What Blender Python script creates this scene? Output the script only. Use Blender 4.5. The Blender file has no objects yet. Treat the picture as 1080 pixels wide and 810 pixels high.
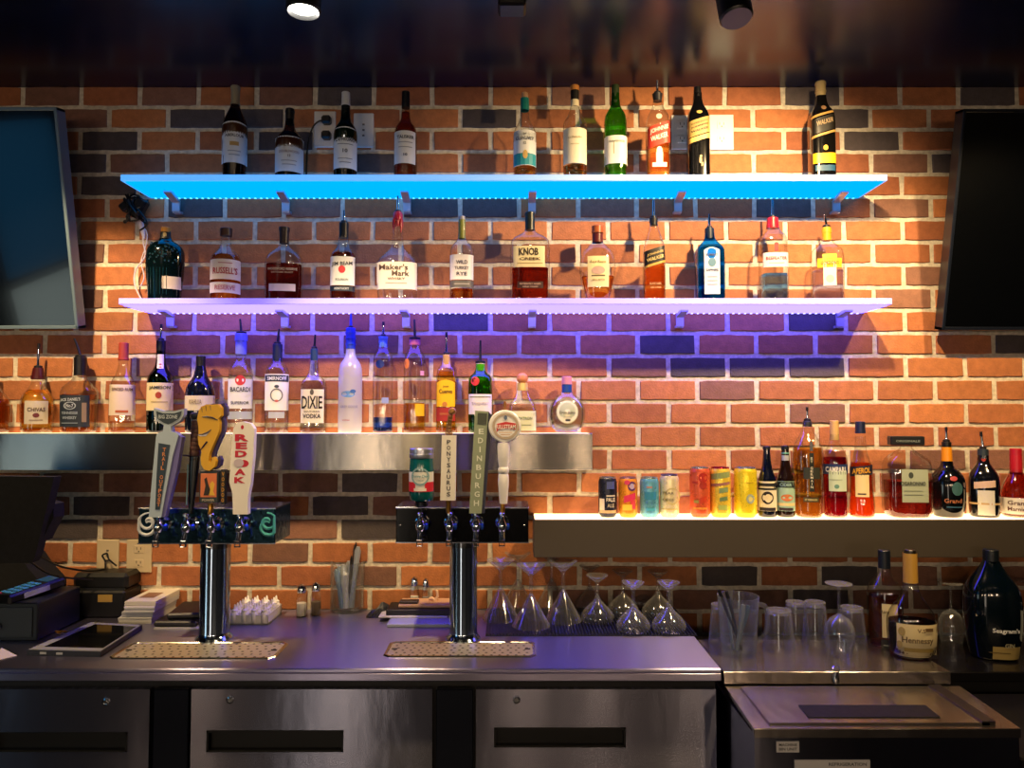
import bpy, math, random
from mathutils import Vector, Matrix
PI = math.pi
S = bpy.context.scene
COL = S.collection
rnd = random.Random(7)

# ------------------------------------------------------------------ camera
F = 780.0
CAMP = Vector((0, -2.6, 1.63))
PITCH = math.radians(2.35)
cam = bpy.data.cameras.new('camera')
cam.sensor_width = 36
cam.lens = 36 * F / 1080
cam.clip_start = 0.02
co = bpy.data.objects.new('camera', cam)
COL.objects.link(co)
co.location = CAMP
co.rotation_euler = (PI / 2 + PITCH, 0, 0)
S.camera = co
S.view_settings.view_transform = 'Standard'
S.view_settings.look = 'None'
S.view_settings.exposure = 0.45
S.view_settings.gamma = 1.0
S.view_settings.use_curve_mapping = False
S.cycles.transparent_max_bounces = 40
S.cycles.max_bounces = 16
S.cycles.transmission_bounces = 16
S.cycles.caustics_reflective = False
S.cycles.caustics_refractive = False
S.cycles.sample_clamp_indirect = 4.0
S.cycles.use_denoising = True

# ------------------------------------------------------------------ world
w = bpy.data.worlds.new('world')
S.world = w
w.use_nodes = True
w.node_tree.nodes['Background'].inputs[0].default_value = (0.30, 0.38, 0.55, 1)
w.node_tree.nodes['Background'].inputs[1].default_value = 0.04


# ------------------------------------------------------------------ lights
def spot(name, loc, target, power, size, blend=0.5, col=(1, .70, .42), rad=.025):
    l = bpy.data.lights.new(name, 'SPOT')
    l.energy = power
    l.spot_size = math.radians(size)
    l.spot_blend = blend
    l.color = col
    l.shadow_soft_size = rad
    o = bpy.data.objects.new(name, l)
    COL.objects.link(o)
    o.location = loc
    o.rotation_euler = (Vector(target) - Vector(loc)).to_track_quat('-Z', 'Y').to_euler()
    return o


def area(name, loc, target, power, sx, sy, col):
    l = bpy.data.lights.new(name, 'AREA')
    l.shape = 'RECTANGLE'
    l.size = sx
    l.size_y = sy
    l.energy = power
    l.color = col
    o = bpy.data.objects.new(name, l)
    COL.objects.link(o)
    o.location = loc
    o.rotation_euler = (Vector(target) - Vector(loc)).to_track_quat('-Z', 'Y').to_euler()
    return o


WARM = (1.0, .69, .34)
# track heads: x, y, z, target, power, cone
HEADS = [
    (-1.50, -.85, 2.66, (-1.45, 0, 1.36), 66, 72),
    (0.90, -.85, 2.68, (0.66, 0, 1.86), 86, 124),
    (1.56, -.85, 2.66, (1.62, 0, 1.45), 45, 92),
    (-.49, -.85, 2.60, (-.30, 0, 1.10), 46, 68),
]
for i, (x, y, z, t, p, c) in enumerate(HEADS):
    d = (Vector(t) - Vector((x, y, z))).normalized()
    spot('track_light_beam', Vector((x, y, z)) + d * .03, t, p, c, .8 if c > 110 else .55, WARM)
ADDED_PENDANTS = [(-2.6, -4.9, 1.75), (-1.4, -5.1, 1.7), (.08, -4.9, 1.75), (.72, -5.1, 1.7), (1.5, -4.9, 1.75)]  # lamps added out of view, spaced for streaks in the steel
for x, y, z in ADDED_PENDANTS:
    l = bpy.data.lights.new('added_pendant_light', 'POINT')
    l.energy = 12
    l.color = (1, .72, .45)
    l.shadow_soft_size = .07
    o = bpy.data.objects.new('added_pendant_light', l)
    COL.objects.link(o)
    o.location = (x, y, z - .22)

# ------------------------------------------------------------------ projection
def ray(px, py):
    u = (px - 540) / F
    v = -(py - 405) / F
    c, s = math.cos(PITCH), math.sin(PITCH)
    return Vector((u, c - v * s, s + v * c))


def atY(px, py, Y):
    d = ray(px, py)
    return CAMP + d * ((Y - CAMP.y) / d.y)


def atZ(px, py, Z):
    d = ray(px, py)
    return CAMP + d * ((Z - CAMP.z) / d.z)


def mpp(px, py, Y):      # metres per pixel near a pixel, in plane y=Y
    return (atY(px + 1, py, Y) - atY(px, py, Y)).x


# ------------------------------------------------------------------ materials
def lin(c):
    if isinstance(c, str):
        c = tuple(int(c[i:i + 2], 16) for i in (0, 2, 4))
    r = []
    for v in c[:3]:
        v = v / 255
        r.append(v / 12.92 if v <= .04045 else ((v + .055) / 1.055) ** 2.4)
    return (*r, 1)


MC = {}


def newmat(name):
    m = bpy.data.materials.new(name)
    m.use_nodes = True
    nt = m.node_tree
    nt.nodes.clear()
    out = nt.nodes.new('ShaderNodeOutputMaterial')
    return m, nt, out


def paint(c, rough=.5, metal=0.0, coat=0.0, bump=0.0, bscale=60, name='paint'):
    key = ('p', str(c), rough, metal, coat, bump, bscale)
    if key in MC:
        return MC[key]
    m, nt, out = newmat(name)
    b = nt.nodes.new('ShaderNodeBsdfPrincipled')
    b.inputs['Base Color'].default_value = lin(c)
    b.inputs['Roughness'].default_value = rough
    b.inputs['Metallic'].default_value = metal
    b.inputs['Coat Weight'].default_value = coat
    # a little procedural variation so that no surface is perfectly even
    tc = nt.nodes.new('ShaderNodeTexCoord')
    n = nt.nodes.new('ShaderNodeTexNoise')
    n.inputs['Scale'].default_value = bscale
    nt.links.new(tc.outputs['Object'], n.inputs['Vector'])
    mr = nt.nodes.new('ShaderNodeMapRange')
    mr.inputs['To Min'].default_value = max(.01, rough * .85)
    mr.inputs['To Max'].default_value = min(1, rough * 1.15)
    nt.links.new(n.outputs['Fac'], mr.inputs['Value'])
    nt.links.new(mr.outputs['Result'], b.inputs['Roughness'])
    if bump:
        bp = nt.nodes.new('ShaderNodeBump')
        bp.inputs['Strength'].default_value = bump
        bp.inputs['Distance'].default_value = .002
        nt.links.new(n.outputs['Fac'], bp.inputs['Height'])
        nt.links.new(bp.outputs['Normal'], b.inputs['Normal'])
    nt.links.new(b.outputs[0], out.inputs[0])
    MC[key] = m
    return m


def emit(c, strength, name='glow'):
    key = ('e', str(c), strength)
    if key in MC:
        return MC[key]
    m, nt, out = newmat(name)
    e = nt.nodes.new('ShaderNodeEmission')
    e.inputs[0].default_value = (*c[:3], 1)
    e.inputs[1].default_value = strength
    nt.links.new(e.outputs[0], out.inputs[0])
    MC[key] = m
    return m


def acrylic(c, strength, name='lit_acrylic'):
    """frosted edge-lit acrylic: milky surface that gives off light of its own"""
    m, nt, out = newmat(name)
    b = nt.nodes.new('ShaderNodeBsdfPrincipled')
    b.inputs['Base Color'].default_value = (.5, .55, .62, 1)
    b.inputs['Roughness'].default_value = .3
    b.inputs['Emission Color'].default_value = (*c, 1)
    b.inputs['Emission Strength'].default_value = strength
    nt.links.new(b.outputs[0], out.inputs[0])
    return m


def glass(c=(.97, .985, .98), edge=.55, name='clear_glass', rough=.03, milky=0.0, lit_edge=0.0):
    """thin-walled glass: fresnel reflection over a tinted clear body whose tint deepens where the wall is seen edge-on"""
    key = ('g', c, edge, rough, milky, lit_edge)
    if key in MC:
        return MC[key]
    m, nt, out = newmat(name)
    tr = nt.nodes.new('ShaderNodeBsdfTransparent')
    gl = nt.nodes.new('ShaderNodeBsdfGlossy')
    gl.inputs['Roughness'].default_value = rough
    lw = nt.nodes.new('ShaderNodeLayerWeight')
    lw.inputs['Blend'].default_value = .5
    pw = nt.nodes.new('ShaderNodeMath')
    pw.operation = 'POWER'
    pw.inputs[1].default_value = 3.0
    nt.links.new(lw.outputs['Facing'], pw.inputs[0])
    mx = nt.nodes.new('ShaderNodeMix')
    mx.data_type = 'RGBA'
    mx.inputs['A'].default_value = (*c, 1)
    mx.inputs['B'].default_value = (c[0] * edge, c[1] * edge, c[2] * edge, 1)
    nt.links.new(pw.outputs[0], mx.inputs['Factor'])
    nt.links.new(mx.outputs['Result'], tr.inputs[0])
    p5 = nt.nodes.new('ShaderNodeMath')
    p5.operation = 'POWER'
    p5.inputs[1].default_value = 4.0
    nt.links.new(lw.outputs['Facing'], p5.inputs[0])
    fr = nt.nodes.new('ShaderNodeMapRange')
    fr.inputs['To Min'].default_value = .09
    fr.inputs['To Max'].default_value = .85
    nt.links.new(p5.outputs[0], fr.inputs['Value'])
    ms = nt.nodes.new('ShaderNodeMixShader')
    nt.links.new(fr.outputs[0], ms.inputs[0])
    body = tr
    if milky:
        df = nt.nodes.new('ShaderNodeBsdfTranslucent')
        df.inputs[0].default_value = (.9, .93, .95, 1)
        d2 = nt.nodes.new('ShaderNodeBsdfDiffuse')
        d2.inputs[0].default_value = (.9, .93, .95, 1)
        md = nt.nodes.new('ShaderNodeMixShader')
        nt.links.new(df.outputs[0], md.inputs[1])
        nt.links.new(d2.outputs[0], md.inputs[2])
        mm = nt.nodes.new('ShaderNodeMixShader')
        if lit_edge:
            mh = nt.nodes.new('ShaderNodeMapRange')
            mh.inputs['To Min'].default_value = milky
            mh.inputs['To Max'].default_value = lit_edge  # whitened edges stand in for glints and LED-lit rims
            nt.links.new(pw.outputs[0], mh.inputs['Value'])
            nt.links.new(mh.outputs[0], mm.inputs[0])
        else:
            mm.inputs[0].default_value = milky
        nt.links.new(tr.outputs[0], mm.inputs[1])
        nt.links.new(md.outputs[0], mm.inputs[2])
        body = mm
    nt.links.new(body.outputs[0], ms.inputs[1])
    nt.links.new(gl.outputs[0], ms.inputs[2])
    nt.links.new(ms.outputs[0], out.inputs[0])
    MC[key] = m
    return m


def real_glass(c=(.97, .98, .99), k=.72, name='blown_glass'):
    key = ('rg', c, k)
    if key in MC:
        return MC[key]
    m, nt, out = newmat(name)
    g = nt.nodes.new('ShaderNodeBsdfGlass')
    g.inputs['Color'].default_value = (*c, 1)
    g.inputs['IOR'].default_value = 1.46
    g.inputs['Roughness'].default_value = .0
    t = nt.nodes.new('ShaderNodeBsdfTransparent')
    ms = nt.nodes.new('ShaderNodeMixShader')
    ms.inputs[0].default_value = k
    nt.links.new(t.outputs[0], ms.inputs[1])
    nt.links.new(g.outputs[0], ms.inputs[2])
    nt.links.new(ms.outputs[0], out.inputs[0])
    MC[key] = m
    return m


def liquid(c, mixv=.72, name='liquid'):
    key = ('l', c, mixv)
    if key in MC:
        return MC[key]
    m, nt, out = newmat(name)
    tr = nt.nodes.new('ShaderNodeBsdfTransparent')
    tr.inputs[0].default_value = (*[v ** .5 for v in c], 1)
    gl = nt.nodes.new('ShaderNodeBsdfGlass')
    gl.inputs['IOR'].default_value = 1.34
    gl.inputs['Roughness'].default_value = 0.03
    gl.inputs['Color'].default_value = (*[v ** .5 for v in c], 1)
    ms = nt.nodes.new('ShaderNodeMixShader')
    ms.inputs[0].default_value = mixv
    nt.links.new(tr.outputs[0], ms.inputs[1])
    nt.links.new(gl.outputs[0], ms.inputs[2])
    nt.links.new(ms.outputs[0], out.inputs[0])
    MC[key] = m
    return m


def steel(c=(.62, .62, .63), rough=.24, aniso=.85, wave=.12, name='brushed_steel', tangent=(0, 1, 1), brush=.0002):
    key = ('s', c, rough, aniso, wave, tangent, brush)
    if key in MC:
        return MC[key]
    m, nt, out = newmat(name)
    b = nt.nodes.new('ShaderNodeBsdfPrincipled')
    b.inputs['Base Color'].default_value = (*c, 1)
    b.inputs['Metallic'].default_value = 1
    b.inputs['Roughness'].default_value = rough
    b.inputs['Anisotropic'].default_value = aniso
    cx = nt.nodes.new('ShaderNodeCombineXYZ')
    for i in range(3):
        cx.inputs[i].default_value = tangent[i]
    nt.links.new(cx.outputs[0], b.inputs['Tangent'])
    tc = nt.nodes.new('ShaderNodeTexCoord')
    mp = nt.nodes.new('ShaderNodeMapping')
    mp.inputs['Scale'].default_value = (3.0, 1.2, 1.2)
    nt.links.new(tc.outputs['Object'], mp.inputs[0])
    n = nt.nodes.new('ShaderNodeTexNoise')
    n.inputs['Scale'].default_value = 2.5
    n.inputs['Detail'].default_value = 3
    nt.links.new(mp.outputs[0], n.inputs['Vector'])
    bp = nt.nodes.new('ShaderNodeBump')
    bp.inputs['Strength'].default_value = wave
    bp.inputs['Distance'].default_value = .03
    nt.links.new(n.outputs['Fac'], bp.inputs['Height'])
    nt.links.new(bp.outputs['Normal'], b.inputs['Normal'])
    # fine brush scratches
    mp2 = nt.nodes.new('ShaderNodeMapping')
    mp2.inputs['Scale'].default_value = (1.0, 200, 200)
    nt.links.new(tc.outputs['Object'], mp2.inputs[0])
    n2 = nt.nodes.new('ShaderNodeTexNoise')
    n2.inputs['Scale'].default_value = 3
    nt.links.new(mp2.outputs[0], n2.inputs['Vector'])
    b2 = nt.nodes.new('ShaderNodeBump')
    b2.inputs['Strength'].default_value = 1.0
    b2.inputs['Distance'].default_value = brush
    nt.links.new(n2.outputs['Fac'], b2.inputs['Height'])
    nt.links.new(bp.outputs['Normal'], b2.inputs['Normal'])
    nt.links.new(b2.outputs['Normal'], b.inputs['Normal'])
    nt.links.new(b.outputs[0], out.inputs[0])
    MC[key] = m
    return m


CHROME = paint('d8dce2', .06, 1.0, name='chrome')
DKCHROME = paint('8a8e96', .16, 1.0, name='dull_chrome')
BLACKP = paint('0a0a0c', .35, name='black_plastic')
BLACKG = paint('060608', .08, coat=.5, name='gloss_black')
RUBBER = paint('0c0c10', .6, name='black_rubber')
WHITEP = paint('e8e6e0', .4, name='white_plastic')
BRASS = paint('c08a3a', .3, 1.0, name='brass')
GLASS = glass()


# ------------------------------------------------------------------ mesh building
class MB:
    def __init__(s):
        s.v, s.f, s.m = [], [], []

    def add(s, vs, fs, mi=0):
        o = len(s.v)
        s.v += [tuple(v) for v in vs]
        for f in fs:
            s.f.append([i + o for i in f])
            s.m.append(mi)
        return s

    def box(s, a, b, mi=0, bev=0.0, M=None):
        x0, y0, z0 = a
        x1, y1, z1 = b
        if x0 > x1: x0, x1 = x1, x0
        if y0 > y1: y0, y1 = y1, y0
        if z0 > z1: z0, z1 = z1, z0
        if bev <= 0:
            vs = [(x, y, z) for z in (z0, z1) for y in (y0, y1) for x in (x0, x1)]
            fs = [(0, 2, 3, 1), (4, 5, 7, 6), (0, 1, 5, 4), (2, 6, 7, 3), (0, 4, 6, 2), (1, 3, 7, 5)]
        else:
            b_ = min(bev, (x1 - x0) / 2.01, (y1 - y0) / 2.01, (z1 - z0) / 2.01)
            vs, idx = [], {}
            for sx in (0, 1):
                for sy in (0, 1):
                    for sz in (0, 1):
                        X = (x0, x1)[sx]; Y = (y0, y1)[sy]; Z = (z0, z1)[sz]
                        dx = b_ if sx == 0 else -b_
                        dy = b_ if sy == 0 else -b_
                        dz = b_ if sz == 0 else -b_
                        for ax, p in enumerate(((X, Y + dy, Z + dz), (X + dx, Y, Z + dz), (X + dx, Y + dy, Z))):
                            idx[sx, sy, sz, ax] = len(vs)
                            vs.append(p)
            fs = []
            I = idx
            for k in (0, 1):
                fs.append([I[k, a_, b2, 0] for a_, b2 in ((0, 0), (1, 0), (1, 1), (0, 1))])
                fs.append([I[a_, k, b2, 1] for a_, b2 in ((0, 0), (1, 0), (1, 1), (0, 1))])
                fs.append([I[a_, b2, k, 2] for a_, b2 in ((0, 0), (1, 0), (1, 1), (0, 1))])
            for p in (0, 1):
                for q in (0, 1):
                    fs.append([I[0, p, q, 1], I[1, p, q, 1], I[1, p, q, 2], I[0, p, q, 2]])
                    fs.append([I[p, 0, q, 0], I[p, 1, q, 0], I[p, 1, q, 2], I[p, 0, q, 2]])
                    fs.append([I[p, q, 0, 0], I[p, q, 1, 0], I[p, q, 1, 1], I[p, q, 0, 1]])
            for a_ in (0, 1):
                for b2 in (0, 1):
                    for c_ in (0, 1):
                        fs.append([I[a_, b2, c_, 0], I[a_, b2, c_, 1], I[a_, b2, c_, 2]])
        if M is not None:
            vs = [M @ Vector(v) for v in vs]
        return s.add(vs, fs, mi)

    def prism(s, pts, y0, y1, mi=0, M=None):
        """outline in (x, z), extruded from y0 to y1"""
        n = len(pts)
        vs = [(p[0], y0, p[1]) for p in pts] + [(p[0], y1, p[1]) for p in pts]
        fs = [list(range(n)), list(range(2 * n - 1, n - 1, -1))]
        fs += [(i, (i + 1) % n, n + (i + 1) % n, n + i) for i in range(n)]
        if M is not None:
            vs = [M @ Vector(v) for v in vs]
        return s.add(vs, fs, mi)

    def lathe(s, prof, seg=28, mi=0, c=(0, 0, 0), n=2.0, dr=1.0, cap0=True, cap1=True, M=None):
        vs, fs = [], []
        for (r, z) in prof:
            for k in range(seg):
                a = 2 * PI * k / seg
                ca, sa = math.cos(a), math.sin(a)
                if n != 2.0:
                    x = math.copysign(abs(ca) ** (2 / n), ca)
                    y = math.copysign(abs(sa) ** (2 / n), sa)
                else:
                    x, y = ca, sa
                vs.append((c[0] + r * x, c[1] + r * y * dr, c[2] + z))
        for i in range(len(prof) - 1):
            for k in range(seg):
                k2 = (k + 1) % seg
                fs.append((i * seg + k, i * seg + k2, (i + 1) * seg + k2, (i + 1) * seg + k))
        if cap0:
            fs.append(list(range(seg - 1, -1, -1)))
        if cap1:
            b = (len(prof) - 1) * seg
            fs.append([b + k for k in range(seg)])
        if M is not None:
            vs = [M @ Vector(v) for v in vs]
        return s.add(vs, fs, mi)

    def tube(s, path, r, seg=10, mi=0, caps=True):
        path = [Vector(p) for p in path]
        rs = r if isinstance(r, (list, tuple)) else [r] * len(path)
        vs, fs = [], []
        up = Vector((0, 0, 1))
        t0 = (path[1] - path[0]).normalized()
        if abs(t0.dot(up)) > .95:
            up = Vector((0, 1, 0))
        a = t0.cross(up).normalized()
        for i, p in enumerate(path):
            t = (path[min(i + 1, len(path) - 1)] - path[max(i - 1, 0)]).normalized()
            a = (a - t * a.dot(t)).normalized()
            b = t.cross(a)
            for k in range(seg):
                g = 2 * PI * k / seg
                vs.append(p + (a * math.cos(g) + b * math.sin(g)) * rs[i])
        for i in range(len(path) - 1):
            for k in range(seg):
                k2 = (k + 1) % seg
                fs.append((i * seg + k, i * seg + k2, (i + 1) * seg + k2, (i + 1) * seg + k))
        if caps:
            fs.append(list(range(seg - 1, -1, -1)))
            fs.append([(len(path) - 1) * seg + k for k in range(seg)])
        return s.add(vs, fs, mi)

    def build(s, name, mats, parent=None, smooth=True, loc=None, ang=35):
        me = bpy.data.meshes.new(name)
        me.from_pydata(s.v, [], s.f)
        if not isinstance(mats, (list, tuple)):
            mats = [mats]
        for m in mats:
            me.materials.append(m)
        for p, mi in zip(me.polygons, s.m):
            p.material_index = mi
        me.validate()
        # outward normals
        import bmesh
        bm = bmesh.new()
        bm.from_mesh(me)
        bmesh.ops.recalc_face_normals(bm, faces=bm.faces)
        lim = math.radians(ang)
        for f in bm.faces:
            f.smooth = smooth
        if smooth:
            for e in bm.edges:
                if len(e.link_faces) == 2 and e.calc_face_angle(0) > lim:
                    e.smooth = False
        bm.to_mesh(me)
        bm.free()
        o = bpy.data.objects.new(name, me)
        COL.objects.link(o)
        if parent is not None:
            o.parent = parent
        if loc is not None:
            o.location = loc
        return o


def tag(o, label, cat, group=None):
    o['label'] = label
    o['category'] = cat
    if group:
        o['group'] = group
    return o


def thing(name, label, cat, loc, group=None):
    o = bpy.data.objects.new(name, None)
    o.empty_display_size = .02
    COL.objects.link(o)
    o.location = loc
    return tag(o, label, cat, group)


def struct(o):
    o['kind'] = 'structure'
    return o


def chaikin(p, it=2):
    for _ in range(it):
        q = [p[0]]
        for a, b in zip(p, p[1:]):
            q.append((a[0] * .75 + b[0] * .25, a[1] * .75 + b[1] * .25))
            q.append((a[0] * .25 + b[0] * .75, a[1] * .25 + b[1] * .75))
        q.append(p[-1])
        p = q
    return p


# ------------------------------------------------------------------ lettering
TXT = {}


def text_mesh(sx, bold=.012):
    k = (sx, bold)
    if k not in TXT:
        cu = bpy.data.curves.new('t', 'FONT')
        cu.body = sx
        cu.resolution_u = 2
        cu.offset = bold
        o = bpy.data.objects.new('t', cu)
        me = o.to_mesh()
        vs = [(v.co.x, v.co.y) for v in me.vertices]
        fs = [list(p.vertices) for p in me.polygons]
        o.to_mesh_clear()
        bpy.data.objects.remove(o)
        bpy.data.curves.remove(cu)
        x0 = min(v[0] for v in vs); x1 = max(v[0] for v in vs)
        y0 = min(v[1] for v in vs); y1 = max(v[1] for v in vs)
        TXT[k] = ([((v[0] - x0) / (x1 - x0) - .5, (v[1] - y0) / (y1 - y0) - .5) for v in vs], fs)
    return TXT[k]


def put_text(mb, s, x, z, wd, h, surf, eps=.0012, slope=0.0, mi=0, bold=.02):
    if s == 'I':
        wd = min(wd, h * .22)
    vs, fs = text_mesh(s, bold)
    out = []
    for u, v in vs:
        X = x + u * wd
        Z = z + v * h + slope * (X - x)
        out.append((X, surf(X, Z) - eps, Z))
    mb.add(out, fs, mi)


def put_disc(mb, x, z, rx, rz, surf, eps=.001, seg=20, hole=0.0):
    vs, fs = [], []
    if hole <= 0:
        vs.append((x, surf(x, z) - eps, z))
        for k in range(seg):
            a = 2 * PI * k / seg
            X, Z = x + rx * math.cos(a), z + rz * math.sin(a)
            vs.append((X, surf(X, Z) - eps, Z))
        fs = [(0, 1 + k, 1 + (k + 1) % seg) for k in range(seg)]
    else:
        for q in (1, hole):
            for k in range(seg):
                a = 2 * PI * k / seg
                X, Z = x + rx * q * math.cos(a), z + rz * q * math.sin(a)
                vs.append((X, surf(X, Z) - eps, Z))
        fs = [(k, (k + 1) % seg, seg + (k + 1) % seg, seg + k) for k in range(seg)]
    mb.add(vs, fs)


def put_patch(mb, x0, x1, z0, z1, surf, eps=.0006, slope=0.0, nx=14, nz=3, arch=0.0):
    vs, fs = [], []
    c, hw = (x0 + x1) / 2, (x1 - x0) / 2
    for j in range(nz + 1):
        for i in range(nx + 1):
            u = math.sin(PI / 2 * (2 * i / nx - 1))
            X = c + hw * u
            Z = z0 + (z1 - z0) * j / nz + slope * (X - c) + (arch * (1 - u * u) if j == nz else 0)
            vs.append((X, surf(X, Z) - eps, Z))
    for j in range(nz):
        for i in range(nx):
            a = j * (nx + 1) + i
            fs.append((a, a + 1, a + nx + 2, a + nx + 1))
    mb.add(vs, fs)


def ink(c):
    return paint(c, .5, name='ink')


def items(lst, parent, zpy, m, surf, e0=.0013):
    """lst of printed marks in pixels; one mesh per colour"""
    by = {}
    for it in lst:
        by.setdefault((it[-1], it[0] == 'd' or it[0] == 'o' or it[0] == 'r'), []).append(it)
    for k, ((c, art), its) in enumerate(by.items()):
        mb = MB()
        e = e0 + .0003 * k
        for it in its:
            if it[0] == 't':
                _, s, dx, py, wd, h = it[:6]
                put_text(mb, s, dx * m, zpy(py), wd * m, h * m, surf, e + .0010)
            elif it[0] == 's':       # sloped text
                _, s, dx, py, wd, h, sl = it[:7]
                put_text(mb, s, dx * m, zpy(py), wd * m, h * m, surf, e + .0010, sl)
            elif it[0] == 'v':       # stacked letters
                _, s, dx, py0, py1, wd = it[:6]
                n = len(s)
                st = (py1 - py0) / n
                for i, ch in enumerate(s):
                    if ch != ' ':
                        put_text(mb, ch, dx * m, zpy(py0 + st * (i + .5)), wd * m * (.22 if ch in 'I1' else 1), st * .74 * m, surf, e + .0006)
            elif it[0] == 'd':
                put_disc(mb, it[1] * m, zpy(it[2]), it[3] * m, it[4] * m, surf, e)
            elif it[0] == 'o':
                put_disc(mb, it[1] * m, zpy(it[2]), it[3] * m, it[4] * m, surf, e, hole=.82)
            elif it[0] == 'r':
                _, dx, py, wd, h, sl = it[:6]
                put_patch(mb, (dx - wd / 2) * m, (dx + wd / 2) * m, zpy(py + h / 2), zpy(py - h / 2), surf, e, sl, nx=8, nz=1)
        mb.build('emblem' if art else 'lettering', ink(c), parent, smooth=False)


# ------------------------------------------------------------------ bottles
CLEAR = ('glass', (.97, .985, .98), .50)
FLINT = ('glass', (.93, .95, .96), .42)
GREEN = ('glass', (.28, .72, .10), .35)
DGREEN = ('glass', (.03, .10, .03), .3)
BLUEG = ('glass', (.10, .50, 1.0), .6)
FROST = ('frost',)
SMOKE = ('glass', (.30, .16, .08), .4)


def gmat(g):
    if g[0] == 'glass':
        return glass(g[1], g[2])
    if g[0] == 'frost':
        return glass((.93, .95, .97), .7, 'frosted_glass', .3, milky=.62)
    if g[0] == 'paint':
        return paint(g[1], .10, coat=.6, name='dark_glass')
    raise ValueError(g)


def bottle(x, Y, Z, pts, label, glassk=CLEAR, liq=None, fill=None, n=2.0, dr=1.0, cap=None, pour=None,
           labels=(), marks=(), name='liquor_bottle', cat='bottle', group=None, seg=32, bw=None, foil=None, lean=0,
           extra=None):
    """pts: (pixel row, half width in pixels) from the base up; the foot goes on the support height Z"""
    pyb = pts[0][0]
    base = atY(x, pyb, Y)
    t = thing(name, label, cat, (base.x, Y, Z), group)
    m = mpp(x, (pts[0][0] + pts[-1][0]) / 2, Y)

    def zpy(py):
        return atY(x, py, Y).z - Z
    body = [(hw * m, zpy(py)) for py, hw in pts]
    r0 = body[0][0]
    zb = body[0][1]
    prof = [(r0 * .82, 0.0005), (r0 * .96, .003), (r0, .010)] + [(r, z) for r, z in body if z > .012]
    prof = chaikin(prof, 2)
    topz = prof[-1][1]

    def rad(z):
        z = max(prof[0][1], min(prof[-1][1], z))
        for a, b in zip(prof, prof[1:]):
            if a[1] <= z <= b[1]:
                k = (z - a[1]) / max(1e-6, b[1] - a[1])
                return a[0] + (b[0] - a[0]) * k
        return prof[-1][0]

    def surf(X, z):
        r = rad(z)
        q = min(.999, abs(X / r)) if r else 0
        return -dr * r * (1 - q ** n) ** (1 / n)
    g = gmat(glassk)
    neck = (lambda z: 1)
    MB().lathe(prof, seg, n=n, dr=dr, cap1=False).build('glass_body', g, t)
    if liq is not None:
        zf = zpy(fill)
        lp = [(max(.001, r * .93 - .0006), max(.005, z)) for r, z in prof if z < zf]
        lp.append((rad(zf) * .93 - .0006, zf))
        MB().lathe(lp, seg, n=n, dr=dr).build('liquid', liquid(liq), t)
    if cap:
        p0, p1, h0, h1, c = cap[:5]
        z0, z1 = zpy(p0), zpy(p1)
        cm = c if not isinstance(c, str) else paint(c, .35, name='cap_paint')
        e = min(.0015, (z1 - z0) * .2)
        cb = MB().lathe([(h0 * m, z0), (h0 * m * 1.0, z0 + e), (h1 * m, z1 - e), (h1 * m - e, z1)], 24)
        if len(cap) > 5:      # a ridge or band
            for (pa, pb, hh) in cap[5]:
                cb.lathe([(hh * m - .0004, zpy(pa)), (hh * m, zpy(pa) + .0004), (hh * m, zpy(pb) - .0004), (hh * m - .0004, zpy(pb))], 24)
        cb.build('cap', cm, t)
    if foil:
        p0, p1, h0, h1, c = foil
        z0, z1 = zpy(p0), zpy(p1)
        cm = c if not isinstance(c, str) else paint(c, .35, name='foil_paint')
        MB().lathe([(h0 * m + .0006, z0), (h1 * m + .0006, z1)], 24, cap0=False, cap1=False).build('neck_sleeve', cm, t)
    if pour:
        kind, pt, hw, dx = pour       # top row, collar half width, lean in px
        zt = zpy(pt)
        z0 = cap and zpy(cap[1]) or topz
        mm = CHROME if kind[0] == 'm' else (paint('10131c', .35) if kind[0] == 'b' else paint('1b3f9a', .3))
        p = MB()
        p.lathe([(hw * m * .8, z0 - .002), (hw * m, z0), (hw * m, z0 + .006), (hw * m * .6, z0 + .009)], 20)
        po = p.build('pourer', paint('111116', .4), t)
        q = MB()
        L = zt - z0
        q.tube([(0, 0, z0 + .004), (dx * m * .35, 0, z0 + L * .4), (dx * m * .7, -.002, z0 + L * .75), (dx * m, -.004, zt)],
               [.0048, .0042, .0036, .0032], 12)
        q.build('spout', mm, po)
        if kind == 'mb':
            q = MB().tube([(dx * m * .8, -.002, z0 + L * .78), (dx * m * 1.02, -.004, zt + .002)], [.0046, .0042], 12)
            q.build('spout_tip', paint('121216', .5), po)
    for lb in labels:
        p0, p1, hw, c, its = lb[:5]
        opt = lb[5] if len(lb) > 5 else {}
        dx = opt.get('dx', 0)
        mb = MB()
        put_patch(mb, (dx - hw) * m, (dx + hw) * m, zpy(p1), zpy(p0), surf, .0008, opt.get('slope', 0), arch=opt.get('arch', 0) * m)
        lo = mb.build('paper_label', paint(c, .45, name='label_paper'), t)
        if opt.get('lab'):
            lo['label'] = opt['lab']
        its = [((i[0], i[1], i[2], i[3], min(i[4], hw * (1.6 if n < 3 else 1.85)), *i[5:]) if i[0] in 'ts' else i) for i in its]
        items(its, lo, zpy, m, surf, .0013)
    if marks:
        items(marks, t, zpy, m, surf, .0008)
    if extra:
        extra(t, m, zpy, surf, rad)
    # each bottle stands turned with its label towards the middle of the bar
    k = .9 if (dr == 1 and n < 3.2) else (.45 if n < 4 else .25)
    t.rotation_euler = (0, 0, k * math.atan2(-base.x, Y - CAMP.y))
    return t


# ================================================================== SETTING
ZC = atY(540, 92.5, 0).z                 # ceiling
ZCT = .953                               # bar worktop
RX0, RX1, RY0 = -3.2, 3.2, -6.5

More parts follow.
